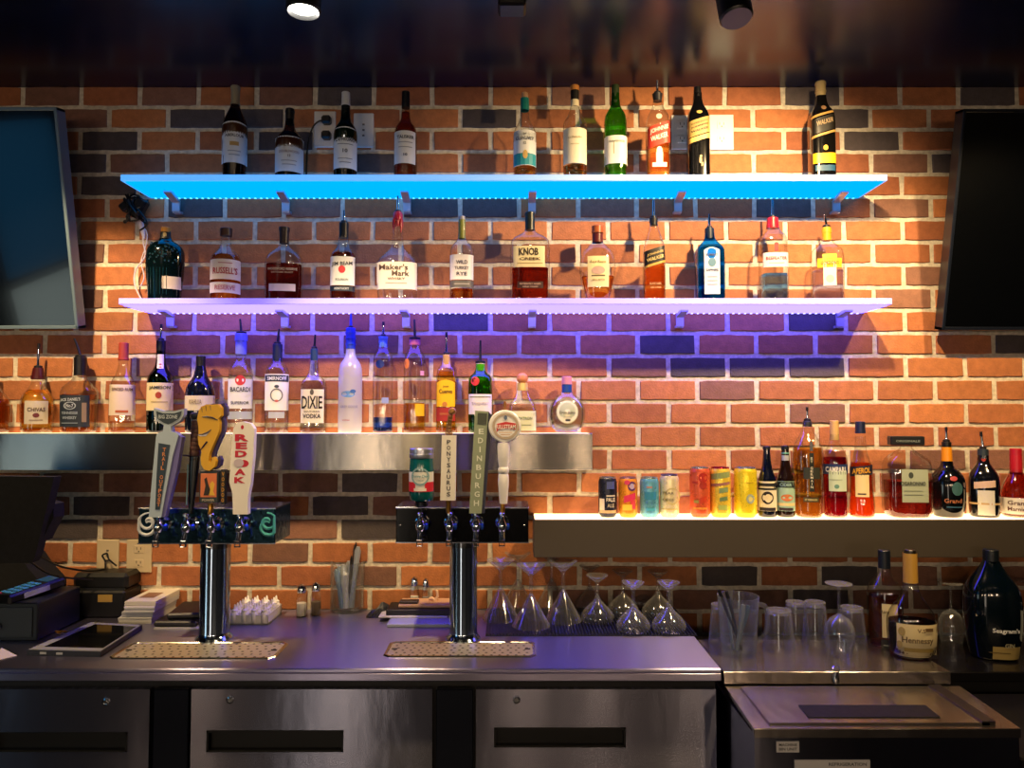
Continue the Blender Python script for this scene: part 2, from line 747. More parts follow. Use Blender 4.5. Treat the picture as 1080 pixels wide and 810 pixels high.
# ---- brick wall: every brick stands out of the mortar bed, laid in running bond
Zb0 = atY(540, 113.75, 0).z
Zbn = atY(540, 644.4, 0).z
PITCHZ = (Zb0 - Zbn) / 22
BL = .20875
MJ = .0145


def brick_index(px, py):
    p = atY(px, py, 0)
    k = math.floor((Zb0 - p.z) / PITCHZ) + 1
    ph = .635 if k % 2 == 0 else .12
    return k, math.floor(p.x / BL - ph)


CHAR = [(208, 126), (270, 126), (114, 149), (89, 173), (113, 197), (362, 104), (368, 173), (458, 220), (485, 338), (858, 338),
        (702, 364), (862, 388), (1044, 100), (897, 124), (920, 147), (1000, 171), (857, 103), (518, 126), (390, 508), (104, 534),
        (358, 534), (75, 558), (388, 558), (773, 607), (900, 607), (867, 632), (202, 220), (734, 388), (798, 388), (1065, 362),
        (300, 149), (518, 220), (800, 220)]
BROWN = [(85, 126), (93, 267), (417, 267), (520, 267), (92, 315), (672, 388), (767, 412), (864, 436), (610, 104), (951, 171),
         (978, 290), (955, 314), (172, 388), (80, 509), (132, 509), (328, 509), (268, 509), (165, 534), (130, 558), (55, 534),
         (292, 583), (402, 608), (340, 104), (300, 104), (240, 173), (391, 366), (736, 632), (970, 607), (800, 632), (930, 632),
         (990, 632), (650, 632), (690, 632), (630, 632), (180, 104), (60, 104), (1065, 607), (329, 558), (406, 534), (951, 218),
         (237, 220), (340, 220), (620, 220), (300, 126), (150, 173), (1060, 484), (1000, 484)]
CH = {brick_index(*p) for p in CHAR}
BR = {brick_index(*p) for p in BROWN}


def brick_material():
    m, nt, out = newmat('brick_face')
    b = nt.nodes.new('ShaderNodeBsdfPrincipled')
    b.inputs['Roughness'].default_value = .78
    at = nt.nodes.new('ShaderNodeAttribute')
    at.attribute_name = 'brick_tone'
    tc = nt.nodes.new('ShaderNodeTexCoord')
    n = nt.nodes.new('ShaderNodeTexNoise')
    n.inputs['Scale'].default_value = 34
    n.inputs['Detail'].default_value = 8
    n.inputs['Roughness'].default_value = .7
    nt.links.new(tc.outputs['Object'], n.inputs['Vector'])
    mr = nt.nodes.new('ShaderNodeMapRange')
    mr.inputs['From Min'].default_value = .25
    mr.inputs['From Max'].default_value = .75
    mr.inputs['To Min'].default_value = .72
    mr.inputs['To Max'].default_value = 1.25
    nt.links.new(n.outputs['Fac'], mr.inputs['Value'])
    mu = nt.nodes.new('ShaderNodeVectorMath')
    mu.operation = 'SCALE'
    nt.links.new(at.outputs['Color'], mu.inputs[0])
    nt.links.new(mr.outputs['Result'], mu.inputs['Scale'])
    nt.links.new(mu.outputs[0], b.inputs['Base Color'])
    n2 = nt.nodes.new('ShaderNodeTexNoise')
    n2.inputs['Scale'].default_value = 160
    n2.inputs['Detail'].default_value = 5
    nt.links.new(tc.outputs['Object'], n2.inputs['Vector'])
    bp = nt.nodes.new('ShaderNodeBump')
    bp.inputs['Strength'].default_value = .55
    bp.inputs['Distance'].default_value = .003
    nt.links.new(n2.outputs['Fac'], bp.inputs['Height'])
    nt.links.new(bp.outputs['Normal'], b.inputs['Normal'])
    nt.links.new(b.outputs[0], out.inputs[0])
    return m


def mortar_material():
    m, nt, out = newmat('mortar')
    b = nt.nodes.new('ShaderNodeBsdfPrincipled')
    b.inputs['Roughness'].default_value = .9
    tc = nt.nodes.new('ShaderNodeTexCoord')
    n = nt.nodes.new('ShaderNodeTexNoise')
    n.inputs['Scale'].default_value = 60
    n.inputs['Detail'].default_value = 6
    nt.links.new(tc.outputs['Object'], n.inputs['Vector'])
    cr = nt.nodes.new('ShaderNodeValToRGB')
    cr.color_ramp.elements[0].position = .3
    cr.color_ramp.elements[0].color = (.52, .46, .36, 1)
    cr.color_ramp.elements[1].position = .7
    cr.color_ramp.elements[1].color = (.80, .72, .58, 1)
    nt.links.new(n.outputs['Fac'], cr.inputs[0])
    nt.links.new(cr.outputs[0], b.inputs['Base Color'])
    bp = nt.nodes.new('ShaderNodeBump')
    bp.inputs['Strength'].default_value = .8
    bp.inputs['Distance'].default_value = .004
    nt.links.new(n.outputs['Fac'], bp.inputs['Height'])
    nt.links.new(bp.outputs['Normal'], b.inputs['Normal'])
    nt.links.new(b.outputs[0], out.inputs[0])
    return m


vs, fs, tones, mis = [], [], [], []
k0 = -3
k1 = int(Zb0 / PITCHZ) + 2
for k in range(k0, k1 + 1):
    zt = Zb0 - (k - 1) * PITCHZ - MJ / 2
    zb = Zb0 - k * PITCHZ + MJ / 2
    zt = min(zt, ZC + .01)
    zb = max(zb, .0)
    if zt - zb < .01:
        continue
    ph = .635 if k % 2 == 0 else .12
    for j in range(int(RX0 / BL) - 1, int(RX1 / BL) + 1):
        xa = (j + ph) * BL + MJ / 2
        xb = (j + 1 + ph) * BL - MJ / 2
        xa, xb = max(xa, RX0), min(xb, RX1)
        if xb - xa < .01:
            continue
        r = random.Random(k * 977 + j * 31)
        if (k, j) in CH:
            c = (.075, .058, .058)
            q = r.uniform(.8, 1.3)
        elif (k, j) in BR:
            c = (.24, .11, .07)
            q = r.uniform(.75, 1.15)
        else:
            u = r.random()
            c = (.50 - .15 * u, .180 - .068 * u, .058 - .014 * u)
            q = r.uniform(.82, 1.12)
        c = tuple(v * q for v in c)
        # wavy arris: several points along the long edges
        dpt = r.uniform(.0055, .0075)
        N = 7
        top, bot = [], []
        for i in range(N + 1):
            X = xa + (xb - xa) * i / N
            top.append((X, zt + r.uniform(-.0012, .0012)))
            bot.append((X, zb + r.uniform(-.0012, .0012)))
        ring = top + bot[::-1]
        ring[0] = (ring[0][0] + r.uniform(0, .003), ring[0][1] - .0015)
        ring[N] = (ring[N][0] - r.uniform(0, .003), ring[N][1] - .0015)
        ring[N + 1] = (ring[N + 1][0] - r.uniform(0, .003), ring[N + 1][1] + .0015)
        ring[-1] = (ring[-1][0] + r.uniform(0, .003), ring[-1][1] + .0015)
        cx, cz = (xa + xb) / 2, (zt + zb) / 2
        o = len(vs)
        n_ = len(ring)
        for (X, Zz) in ring:
            vs.append((X, 0, Zz))
        for (X, Zz) in ring:
            vs.append((X, -dpt + .002, Zz))
        for (X, Zz) in ring:
            vs.append((cx + (X - cx) * (1 - .004 / (xb - xa)), -dpt, cz + (Zz - cz) * (1 - .004 / (zt - zb))))
        nf = []
        for q_ in (0, 1):
            for i in range(n_):
                i2 = (i + 1) % n_
                nf.append((o + q_ * n_ + i, o + q_ * n_ + i2, o + (q_ + 1) * n_ + i2, o + (q_ + 1) * n_ + i))
        nf.append([o + 2 * n_ + i for i in range(n_)])
        for f in nf:
            fs.append(f)
            tones.append(c)
            mis.append(0)
o = len(vs)
vs += [(RX0, -.0012, 0), (RX1, -.0012, 0), (RX1, -.0012, ZC + .02), (RX0, -.0012, ZC + .02),
       (RX0, .15, 0), (RX1, .15, 0), (RX1, .15, ZC + .02), (RX0, .15, ZC + .02)]
for f in ((0, 1, 2, 3), (7, 6, 5, 4), (0, 4, 5, 1), (3, 2, 6, 7), (0, 3, 7, 4), (1, 5, 6, 2)):
    fs.append([o + i for i in f]); tones.append((.5, .45, .35)); mis.append(1)
me = bpy.data.meshes.new('wall_back')
me.from_pydata(vs, [], fs)
at = me.attributes.new('brick_tone', 'FLOAT_COLOR', 'FACE')
for i, c in enumerate(tones):
    at.data[i].color = (*c, 1)
me.materials.append(brick_material())
me.materials.append(mortar_material())
me.polygons.foreach_set('material_index', mis)
me.update()
wb = bpy.data.objects.new('wall_back', me)
COL.objects.link(wb)
struct(wb)

dark_wall = paint('1e222a', .7, bump=.2, name='dark_plaster')
struct(MB().box((RX0 - .15, RY0, 0), (RX0, .15, ZC)).build('wall_left', dark_wall, smooth=False))
struct(MB().box((RX1, RY0, 0), (RX1 + .15, .15, ZC)).build('wall_right', dark_wall, smooth=False))
struct(MB().box((RX0 - .15, RY0 - .15, 0), (RX1 + .15, RY0, ZC)).build('wall_front', dark_wall, smooth=False))
struct(MB().box((RX0 - .15, RY0 - .15, -.1), (RX1 + .15, .15, 0)).build('floor', paint('0a0a0c', .45, bump=.1, name='dark_floor'), smooth=False))
struct(MB().box((RX0 - .15, RY0 - .15, ZC), (RX1 + .15, .15, ZC + .12)).build(
    'ceiling', paint('07102a', .25, name='gloss_dark_ceiling', bscale=6), smooth=False))  # navy base colour stands in for the blue LED glow overhead
# window in the left wall, ahead of the viewer's left shoulder, that daylight comes through
wf = MB()
wy0, wy1, wz0, wz1 = -3.15, -2.15, .75, 2.55
for a, b in (((wy0, wz0), (wy1, wz0 + .05)), ((wy0, wz1 - .05), (wy1, wz1)), ((wy0, wz0), (wy0 + .05, wz1)), ((wy1 - .05, wz0), (wy1, wz1)),
             ((wy0, 1.51), (wy1, 1.56))):
    wf.box((RX0, a[0], a[1]), (RX0 + .06, b[0], b[1]))
wfo = struct(wf.build('window_1', paint('2a2a2a', .5), smooth=False))
MB().box((RX0 + .001, wy0 + .04, 1.55), (RX0 + .012, wy1 - .04, wz1 - .04)).build(
    'window_pane', emit((.04, .22, .45), 1.1, 'dusk_pane'), wfo, smooth=False)
MB().box((RX0 + .001, wy0 + .04, wz0 + .04), (RX0 + .012, wy1 - .04, 1.52)).build(
    'lower_pane', emit((.80, .95, .88), 1.5, 'frosted_pane'), wfo, smooth=False)
# glowing doorway added unseen behind the viewer for streaks in the steel
df = MB()
for a, b in (((-2.25, 0), (-2.18, 2.2)), ((-1.42, 0), (-1.35, 2.2)), ((-2.25, 2.13), (-1.35, 2.2))):
    df.box((a[0], RY0, a[1]), (b[0], RY0 + .05, b[1]))
dfo = struct(df.build('added_door', paint('3a3028', .5), smooth=False))
MB().box((-2.18, RY0 + .001, .02), (-1.42, RY0 + .015, 2.13)).build('streak_glow_panel', emit((1, .84, .66), 1.8, 'added_doorway_glow'), dfo, smooth=False)
#MORE

# ================================================================== LIT SHELVES
def lit_shelf(py_top, py_bot, xl, xr, label, face, glow, dots, group=None):
    YF = -.2
    pc = atY(540, py_top, YF)
    zt = pc.z
    zb = atY(540, py_bot, YF).z
    x0, x1 = atY(xl, py_top, YF).x, atY(xr, py_top, YF).x
    t = thing('lit_shelf', label, 'shelf', ((x0 + x1) / 2, -.1, zt), group)
    hx = (x1 - x0) / 2
    th = zt - zb
    MB().box((-hx, -.1, -th), (hx, .092, 0), bev=.0015).build('shelf_board', acrylic(*face), t)
    MB().box((-hx + .012, -.093, -th - .004), (hx - .012, .085, -th), bev=.001).build('light_diffuser', emit(*glow, name='led_diffuser'), t)
    # LED strip along the back edge: small separate diodes
    mb = MB()
    n = 120
    for i in range(n):
        x = -hx + .03 + (2 * hx - .06) * i / (n - 1)
        mb.box((x - .003, .076, -th - .0070), (x + .003, .084, -th - .0042))
    mb.build('led_strip', emit(*dots, name='led_diodes'), t, smooth=False)
    return t, zt, zb, x0, x1


def bracket(px_tip, py_tip, shelf, zb):
    """steel strap bracket: plate under the shelf, sloping brace, short leg on the wall"""
    x = atY(px_tip, py_tip, -.02).x - shelf.location.x
    th = zb - shelf.location.z
    w = .013
    zt = th - .004
    zl = atY(px_tip, py_tip + 9, -.012).z - shelf.location.z
    zm = atY(px_tip, py_tip - 2, -.02).z - shelf.location.z
    p = [(-.150, zt), (-.030, zm), (-.0, zm)]
    mb = MB()
    # profile in y,z built as three straps
    def strap(a, b, t=.005):
        (y0, z0), (y1, z1) = a, b
        d = Vector((0, y1 - y0, z1 - z0)).normalized()
        nrm = Vector((0, -d.z, d.y)) * t / 2
        A, B = Vector((0, y0, z0)), Vector((0, y1, z1))
        q = [A + nrm, A - nrm, B - nrm, B + nrm]
        vs = [(x - w, v.y, v.z) for v in q] + [(x + w, v.y, v.z) for v in q]
        mb.add(vs, [(0, 1, 2, 3), (7, 6, 5, 4), (0, 4, 5, 1), (1, 5, 6, 2), (2, 6, 7, 3), (3, 7, 4, 0)])
    sy = .1
    strap((-.005, zt - .001), (.065, zm), .010)
    strap((.065, zm + .004), (.065, zl), .008)
    strap((.065, zl), (.091, zl), .008)
    mb.build('bracket', paint('c4c4cc', .35, .6, name='bracket_metal'), shelf)


SH1, Z1, Z1b, S1x0, S1x1 = lit_shelf(184, 190.5, 127, 936, 'upper wall shelf of frosted acrylic glowing cyan blue from below',
                                     ((.03, .34, 1.0), .8), ((.0, .30, 1.0), 1.25), ((.1, .6, 1.0), 1.5))
SH2, Z2, Z2b, S2x0, S2x1 = lit_shelf(314.5, 321, 125, 941, 'lower wall shelf of frosted acrylic glowing violet and white from below',
                                     ((.20, .12, 1.0), .8), ((.085, .062, 1.0), 6.6), ((.4, .35, 1.0), 2.5))
for px in (188, 303, 430, 561, 714, 880):
    bracket(px, 216, SH1, Z1b)
for px in (182, 302, 429, 561, 716, 884):
    bracket(px, 336, SH2, Z2b)


# ================================================================== STEEL LEDGES
def ledge(name, label, px0, px1, pyt, pyb, YF, mat, glow, strip, x0=None, x1=None):
    zt, zb = atY(600, pyt, YF).z, atY(600, pyb, YF).z
    X0 = atY(px0, pyt, YF).x if x0 is None else x0
    X1 = atY(px1, pyt, YF).x if x1 is None else x1
    t = thing(name, label, 'ledge', ((X0 + X1) / 2, YF / 2, zb))
    hx, hy, h = (X1 - X0) / 2, -YF / 2, zt - zb
    # shell: front face, ends, bottom, with a recess on top for the lit panel
    m = MB()
    m.box((-hx, -hy, 0), (hx, -hy + .004, h), bev=.0012)
    m.box((-hx, -hy + .004, 0), (-hx + .004, hy - .002, h), bev=.001)
    m.box((hx - .004, -hy + .004, 0), (hx, hy - .002, h), bev=.001)
    m.box((-hx + .004, -hy + .004, 0), (hx - .004, hy - .002, .004))
    m.build('ledge_casing', mat, t)
    MB().box((-hx + .005, -hy + .005, h - .014), (hx - .005, hy - .003, h - .001), bev=.001).build(
        'lit_top_panel', glow, t)
    return t, zt


LWARM = (1.0, .72, .45)
LED1, ZL1 = ledge('steel_ledge', 'long brushed steel box ledge on the left with a lit top', 0, 625, 457, 496, -.125,
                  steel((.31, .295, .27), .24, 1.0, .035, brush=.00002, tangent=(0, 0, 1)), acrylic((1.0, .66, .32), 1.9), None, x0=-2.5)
WOODL = paint('423b33', .5, bump=.25, bscale=14, name='grey_brown_ledge_face')
LED2, ZL2 = ledge('wall_ledge', 'dull grey-brown box ledge on the right with a glowing white top', 563, 1080, 548, 588, -.16,
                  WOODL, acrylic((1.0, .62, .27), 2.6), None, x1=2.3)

# ================================================================== BAR COUNTER
ST = steel((.38, .36, .54), .30, .9, .04, brush=.00002)  # blue base tint stands in for violet shelf light on the steel
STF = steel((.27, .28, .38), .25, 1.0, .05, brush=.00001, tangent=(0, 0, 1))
XC1 = atY(761, 701, -.6).x
t = thing('bar_worktop', 'brushed stainless steel worktop tinted blue for reflected violet light', 'worktop', (0, -.3, ZCT))
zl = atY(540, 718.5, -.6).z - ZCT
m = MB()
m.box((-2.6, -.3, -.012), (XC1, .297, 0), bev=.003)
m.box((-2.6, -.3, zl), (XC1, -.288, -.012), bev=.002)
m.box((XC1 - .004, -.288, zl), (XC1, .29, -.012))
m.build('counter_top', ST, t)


def xz(px, py, Y):
    p = atY(px, py, Y)
    return p.x, p.z


def prism_thing(name, label, cat, outline, Y0, Y1, mat, group=None, part='body', sup=None):
    P = [xz(a, b, Y0) for a, b in outline]
    cx = sum(p[0] for p in P) / len(P)
    z0 = min(p[1] for p in P) if sup is None else sup
    t = thing(name, label, cat, (cx, (Y0 + Y1) / 2, z0), group)
    hy = abs(Y1 - Y0) / 2
    MB().prism([(p[0] - cx, p[1] - z0) for p in P], -hy, hy).build(part, mat, t)
    return t, cx, z0


# undercounter fridges
YD = -.575
zt = atY(540, 721, YD).z
fx0, fx1 = -2.6, atY(757, 740, YD).x
t = thing('undercounter_refrigerator', 'long stainless undercounter refrigerator with drawers below the worktop', 'refrigerator', ((fx0 + fx1) / 2, -.29, 0))
hx = (fx1 - fx0) / 2
MB().box((-hx, -.26, .10), (hx, .27, zt)).build('cabinet_body', paint('101014', .4), t, smooth=False)
MB().box((-hx + .02, -.20, 0), (hx - .02, .25, .10)).build('plinth', paint('0c0c0c', .6), t, smooth=False)
DR = [(-150, 158, -8, 134, 112, 740, 772, 793), (202, 456, 218, 362, 243, 738, 770, 793), (502, 755, 521, 660, 545, 738, 767, 788)]
for (a, b, s0, s1, lx_, ly_, sy0, sy1) in DR:
    x0, zt_ = xz(a, 727, YD)
    x1, _ = xz(b, 727, YD)
    ox, oy = t.location.x, t.location.y
    yf = YD - oy
    sx0, sz1 = xz(s0, sy0, YD)
    sx1, sz0 = xz(s1, sy1, YD)
    X = lambda v: v - ox
    d = MB()
    zbot = .14
    # drawer front as four panels round the recessed pull, bevelled like one sheet
    d.box((X(x0), yf, sz1), (X(x1), yf + .02, zt_))
    d.box((X(x0), yf, zbot), (X(x1), yf + .02, sz0))
    d.box((X(x0), yf, sz0), (X(sx0), yf + .02, sz1))
    d.box((X(sx1), yf, sz0), (X(x1), yf + .02, sz1))
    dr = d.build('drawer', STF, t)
    h = MB()
    h.box((X(sx0), yf + .017, sz0), (X(sx1), yf + .03, sz1))
    h.box((X(sx0), yf - .002, sz1 - .006), (X(sx1), yf + .02, sz1))
    h.box((X(sx0), yf - .002, sz0), (X(sx1), yf + .02, sz0 + .004))
    h.box((X(sx0), yf - .002, sz0), (X(sx0) + .005, yf + .02, sz1))
    h.box((X(sx1) - .005, yf - .002, sz0), (X(sx1), yf + .02, sz1))
    h.build('recessed_handle', paint('0a0a0b', .4), dr, smooth=False)
    lx0, lz0 = xz(lx_, ly_, YD)
    MB().lathe([(.010, 0), (.010, .004), (.006, .006), (.0055, .004)], 20, M=Matrix.Translation((X(lx0), yf, lz0)) @ Matrix.Rotation(PI / 2, 4, 'X')).build(
        'lock', CHROME, dr)
for a, b in ((162, 199), (460, 499)):
    x0, z1_ = xz(a, 727, YD)
    x1, _ = xz(b, 727, YD)
    MB().box((x0 - t.location.x, YD - t.location.y, .14), (x1 - t.location.x, YD - t.location.y + .018, z1_), bev=.002).build(
        'mullion_panel', paint('1b1f2c', .3, .6, name='dark_mullion'), t)

# ---- drip trays
def drip_tray(px0, px1, pyb, pyf, label):
    Zt = ZCT
    c0, c1 = atZ(px0, pyf, Zt), atZ(px1, pyf, Zt)
    bk = atZ((px0 + px1) / 2, pyb, Zt)
    x0, x1, y0, y1 = c0.x, c1.x, c0.y, bk.y
    t = thing('drip_tray', label, 'drip tray', ((x0 + x1) / 2, (y0 + y1) / 2, Zt), 'drip trays set in the worktop')
    hx, hy = (x1 - x0) / 2, (y1 - y0) / 2
    m = MB()
    # raised rim with clipped corners
    def ring(a, b, c, z):
        return [(-a + c, -b, z), (a - c, -b, z), (a, -b + c, z), (a, b - c, z), (a - c, b, z), (-a + c, b, z), (-a, b - c, z), (-a, -b + c, z)]
    rs = [ring(hx, hy, .016, .0005), ring(hx - .002, hy - .002, .016, .004), ring(hx - .008, hy - .006, .014, .004), ring(hx - .010, hy - .008, .013, .0015)]
    vs = [v for r in rs for v in r]
    fs = [(i * 8 + k, i * 8 + (k + 1) % 8, (i + 1) * 8 + (k + 1) % 8, (i + 1) * 8 + k) for i in range(3) for k in range(8)]
    m.add(vs, fs)
    m.build('tray_rim', paint('c9c6bd', .2, 1.0, name='polished_steel'), t)
    g = MB()
    g.add(ring(hx - .010, hy - .008, .013, .0016), [list(range(8))])
    g.build('tray_plate', paint('dcd4c4', .42, .8, name='tray_plate'), t)
    h = MB()
    nx = 17
    for i in range(nx):
        for j in range(6):
            x = -hx + .03 + (2 * hx - .06) * i / (nx - 1) + (.004 if j % 2 else -.004)
            y = -hy + .016 + (2 * hy - .032) * j / 5
            h.lathe([(.0042, .0018), (.0038, .0021)], 8, c=(x, y, 0), cap0=False)
    h.build('drain_holes', paint('4a4234', .6), t, smooth=False)
    for sx in (-1, 1):
        MB().box((sx * (hx - .024) - .008, -.004, .0018), (sx * (hx - .024) + .008, .004, .0034)).build('lift_slot', RUBBER, t, smooth=False)
    return t


drip_tray(112, 289, 678, 695.5, 'perforated steel drip tray under the left beer tower')
drip_tray(403, 566, 677.5, 693.5, 'perforated steel drip tray under the right beer tower')


# ---- televisions
def tv(side, label, bezelc, screen):
    if side < 0:
        tr, br = atY(62, 113, -.24), atY(81.5, 347, -.09)
        tx, zt, zb = tr.x, tr.z, br.z
        bx = br.x
        far = -1.3
    else:
        tr, br = atY(1013, 115, -.24), atY(995.5, 348.5, -.09)
        tx, zt, zb, bx = tr.x, tr.z, br.z, br.x
        far = 1.3
    H = math.hypot(zt - zb, .15)
    tilt = math.atan2(.15, zt - zb)
    mx = (tx + bx) / 2
    t = thing('wall_television', label, 'television', (mx, -.165, (zt + zb) / 2))
    R = Matrix.Rotation(tilt, 4, 'X')
    W = abs(far)
    x0, x1 = (-W, 0) if side < 0 else (0, W)
    b = .011
    fr = MB()
    for a, c in (((x0, 0, H / 2 - b), (x1, 0, H / 2)), ((x0, 0, -H / 2), (x1, 0, -H / 2 + b * 1.1)), ((x0, 0, -H / 2), (x0 + b, 0, H / 2)), ((x1 - b, 0, -H / 2), (x1, 0, H / 2))):
        fr.box((a[0], -.004, a[2]), (c[0], .045, c[2]), bev=.002, M=R)
    fr.build('bezel', bezelc, t)
    MB().box((x0 + b * .9, .0, -H / 2 + b * .9), (x1 - b * .9, .02, H / 2 - b * .9), M=R).build('screen', screen, t, smooth=False)
    MB().box((x0 + .02, .021, -H / 2 + .02), (x1 - .02, .05, H / 2 - .02), bev=.01, M=R).build('back_cover', BLACKP, t)
    cx = (x0 + x1) / 2
    mt = MB()
    mt.box((cx - .15, .10, -.12), (cx + .15, .163, .12))
    mt.box((cx - .06, .04, -.05), (cx + .06, .12, .05))
    mt.build('wall_mount', BLACKP, t, smooth=False)
    return t


tv(-1, 'wall television on the left with a grey rim and a blue window reflection', paint('6f8494', .35, .3, name='grey_bezel'), paint('03050a', .10, coat=.3, name='dark_screen', bscale=3))
tv(1, 'wall television on the right with a thin black rim and dark screen', paint('0d1320', .3, name='black_bezel'), paint('010204', .22, name='darker_screen', bscale=3))


# ---- ceiling track heads
def track_head(x, y, z, label, lit, tilt=0.0, r=.045, yaw=0, square=False):
    t = thing('track_light', label, 'track light', (x, y, z), 'track lights on the ceiling')
    M = Matrix.Rotation(yaw, 4, 'Z') @ Matrix.Rotation(tilt, 4, 'X')
    b = MB()
    if square:
        b.box((-r, -r, 0), (r, r, .13), bev=.006, M=M)
    else:
        b.lathe([(r * .9, 0), (r, .006), (r, .12), (r * .7, .14)], 28, M=M, cap0=not lit)
        b.lathe([(r * .9, 0), (r * .84, .012)], 28, M=M, cap0=False, cap1=False)
    b.build('lamp_housing', BLACKP, t)
    MB().tube([(0, 0, .10), (0, 0, max(.12, ZC - z))], .010, 10).build('stem', BLACKP, t)
    MB().lathe([(.04, ZC - z - .02), (.04, ZC - z)], 20).build('ceiling_plate', BLACKP, t)
    if lit:
        MB().lathe([(r * .84, .012), (r * .5, .009)], 28, M=M).build('lens', emit((1, .95, .85), 14, 'lamp_lens'), t)
    return t


q = atY(320, 13, -.62)
track_head(q.x, q.y, q.z, 'round track lamp switched on at the top left with its white lens showing', True, .0, .047)
q = atY(540, 12, -.62)
track_head(q.x, q.y, q.z, 'square dark track lamp near the top centre of the ceiling', False, .06, .038, square=True)
q = atY(777, 20, -.62)
track_head(q.x, q.y, q.z, 'dark cylindrical track lamp near the top right of the ceiling', False, -.25, .045, yaw=.3)


# ---- unseen pendants added behind the viewer for warm streaks in steel and front fill
for i, (x, y, z) in enumerate(ADDED_PENDANTS):
    t = thing('added_pendant', 'added unseen pendant lamp for warm reflections and front fill', 'lamp', (x, y, z), 'added pendant lamps behind the viewer')
    MB().lathe([(.12, -.02), (.11, .03), (.05, .10), (.015, .13)], 24, cap0=False).build('lamp_shade', paint('2b2018', .5), t)
    MB().lathe([(.01, .04), (.035, .0), (.06, -.05), (.045, -.10), (.002, -.125)], 20).build('bulb', emit((1, .66, .40), 70, 'bulb'), t)
    MB().tube([(0, 0, .12), (0, 0, ZC - z)], .004, 8).build('cord', BLACKP, t)


# ---- outlets
def outlet(px0, px1, py0, py1, label, kind='duplex', plug=False, face='e4e2dc'):
    a, b = atY(px0, py1, -.006), atY(px1, py0, -.006)
    t = thing('wall_outlet', label, 'outlet', ((a.x + b.x) / 2, -.009, (a.z + b.z) / 2), 'outlets on the brick wall')
    w, h = (b.x - a.x) / 2, (b.z - a.z) / 2
    MB().box((-w, -.004, -h), (w, .003, h), bev=.002).build('cover_plate', paint(face, .35), t)
    if kind == 'duplex':
        for s in (-1, 1):
            r = MB().box((-.016, -.0055, s * h * .42 - .013), (.016, -.004, s * h * .42 + .013), bev=.0007)
            ro = r.build('socket', paint(face, .45), t)
            k = MB()
            k.box((-.008, -.006, s * h * .42 - .001), (-.006, -.0055, s * h * .42 + .008))
            k.box((.006, -.006, s * h * .42 - .001), (.008, -.0055, s * h * .42 + .007))
            k.box((-.002, -.006, s * h * .42 - .009), (.002, -.0055, s * h * .42 - .005))
            k.build('slots', paint('2a2622', .6), ro, smooth=False)
    else:
        k = MB()
        for dz in (.32, -.0, -.32):
            k.box((-.004, -.0055, dz * h - .003), (.004, -.004, dz * h + .003))
        k.build('screws', paint('6a655c', .4), t, smooth=False)
    if plug:
        for s in (-1, 1):
            p = MB().box((-.006, -.035, s * h * .42 - .016), (.026, -.005, s * h * .42 + .013), bev=.006)
            p.build('plug', BLACKP, t)
    return t


outlet(331.5, 354.5, 118, 156, 'outlet with two black plugs behind the green-necked bottle', plug=True)
outlet(373, 394.5, 120, 156, 'outlet plate right of the green-necked bottle', kind='blank')
outlet(708, 730, 122, 158, 'outlet partly hidden by the black bottle on its left side')
outlet(748, 773, 121.5, 158.5, 'white duplex outlet in view right of the black bottle')
outlet(102.5, 126.5, 569, 602, 'lower outlet with a black cord above the receipt printer', kind='blank', face='d8c4a0')
outlet(134, 161, 569, 603.5, 'lower outlet beside the left beer tower with two sockets', face='d8c4a0')

# ================================================================== BOTTLES
AMB = (.86, .36, .06)
AMB2 = (.70, .20, .03)
DKW = (.42, .07, .02)
G1 = 'bottles on the cyan shelf'
G2 = 'bottles on the violet shelf'
G3 = 'bottles on the left steel ledge'
G4 = 'bottles on the right ledge'
G5 = 'cans on the right ledge'
Y1 = -.115


def std(base, sh, nk, top, w, nw, fl=None):
    """common wine-shouldered outline: base row, shoulder row, neck row, top row, half widths"""
    return [(base, w), (sh + 3, w), (sh, w), (sh - (sh - nk) * .45, w * .82), (nk + 1, nw * 1.25), (nk - 2, nw), (top, nw)]


# ---- top shelf
bottle(247, Y1, Z1, [(186, 11.5), (172, 11.8), (140, 13), (132, 12.6), (122, 9), (113, 4.6), (108, 4.2)],
       'tall amber bottle with grey-gold cap and white label, leftmost on the cyan shelf', SMOKE, DKW, 116,
       cap=(112, 91, 4.3, 4.6, '9a927e', [(111, 109, 5), (94, 92, 5)]),
       labels=[(134, 175, 12.6, 'dfe4ea', [('t', 'ABERLOUR', 0, 147, 19, 3, '2c3550'), ('r', 0, 155.5, 9, 4, 0, 'b8965a'), ('r', 0, 163, 13, 1, 0, '9aa6b8'), ('r', 0, 167, 11, 1, 0, '9aa6b8')], {'arch': 2})], group=G1)
bottle(305, Y1, Z1, [(186, 14.5), (160, 14.8), (149, 14.4), (143, 11), (138, 6), (131, 4.8), (124, 4)],
       'short round-shouldered brown bottle with dark cap beside the plugged outlet', SMOKE, DKW, 141,
       cap=(131, 115, 4.2, 4.6, '16120f', [(119, 117, 5)]),
       labels=[(148, 185, 14.4, 'd6dde6', [('t', 'BALVENIE', 0, 158, 22, 3, '7d6f62'), ('t', 'DOUBLEWOOD', 0, 164.5, 20, 2.6, '8c7f86'), ('t', '12', 0, 169, 3, 2.4, '6a6560'), ('r', 0, 174, 16, .9, 0, '98a2b2'), ('r', 0, 178, 14, .9, 0, '98a2b2')])], group=G1)
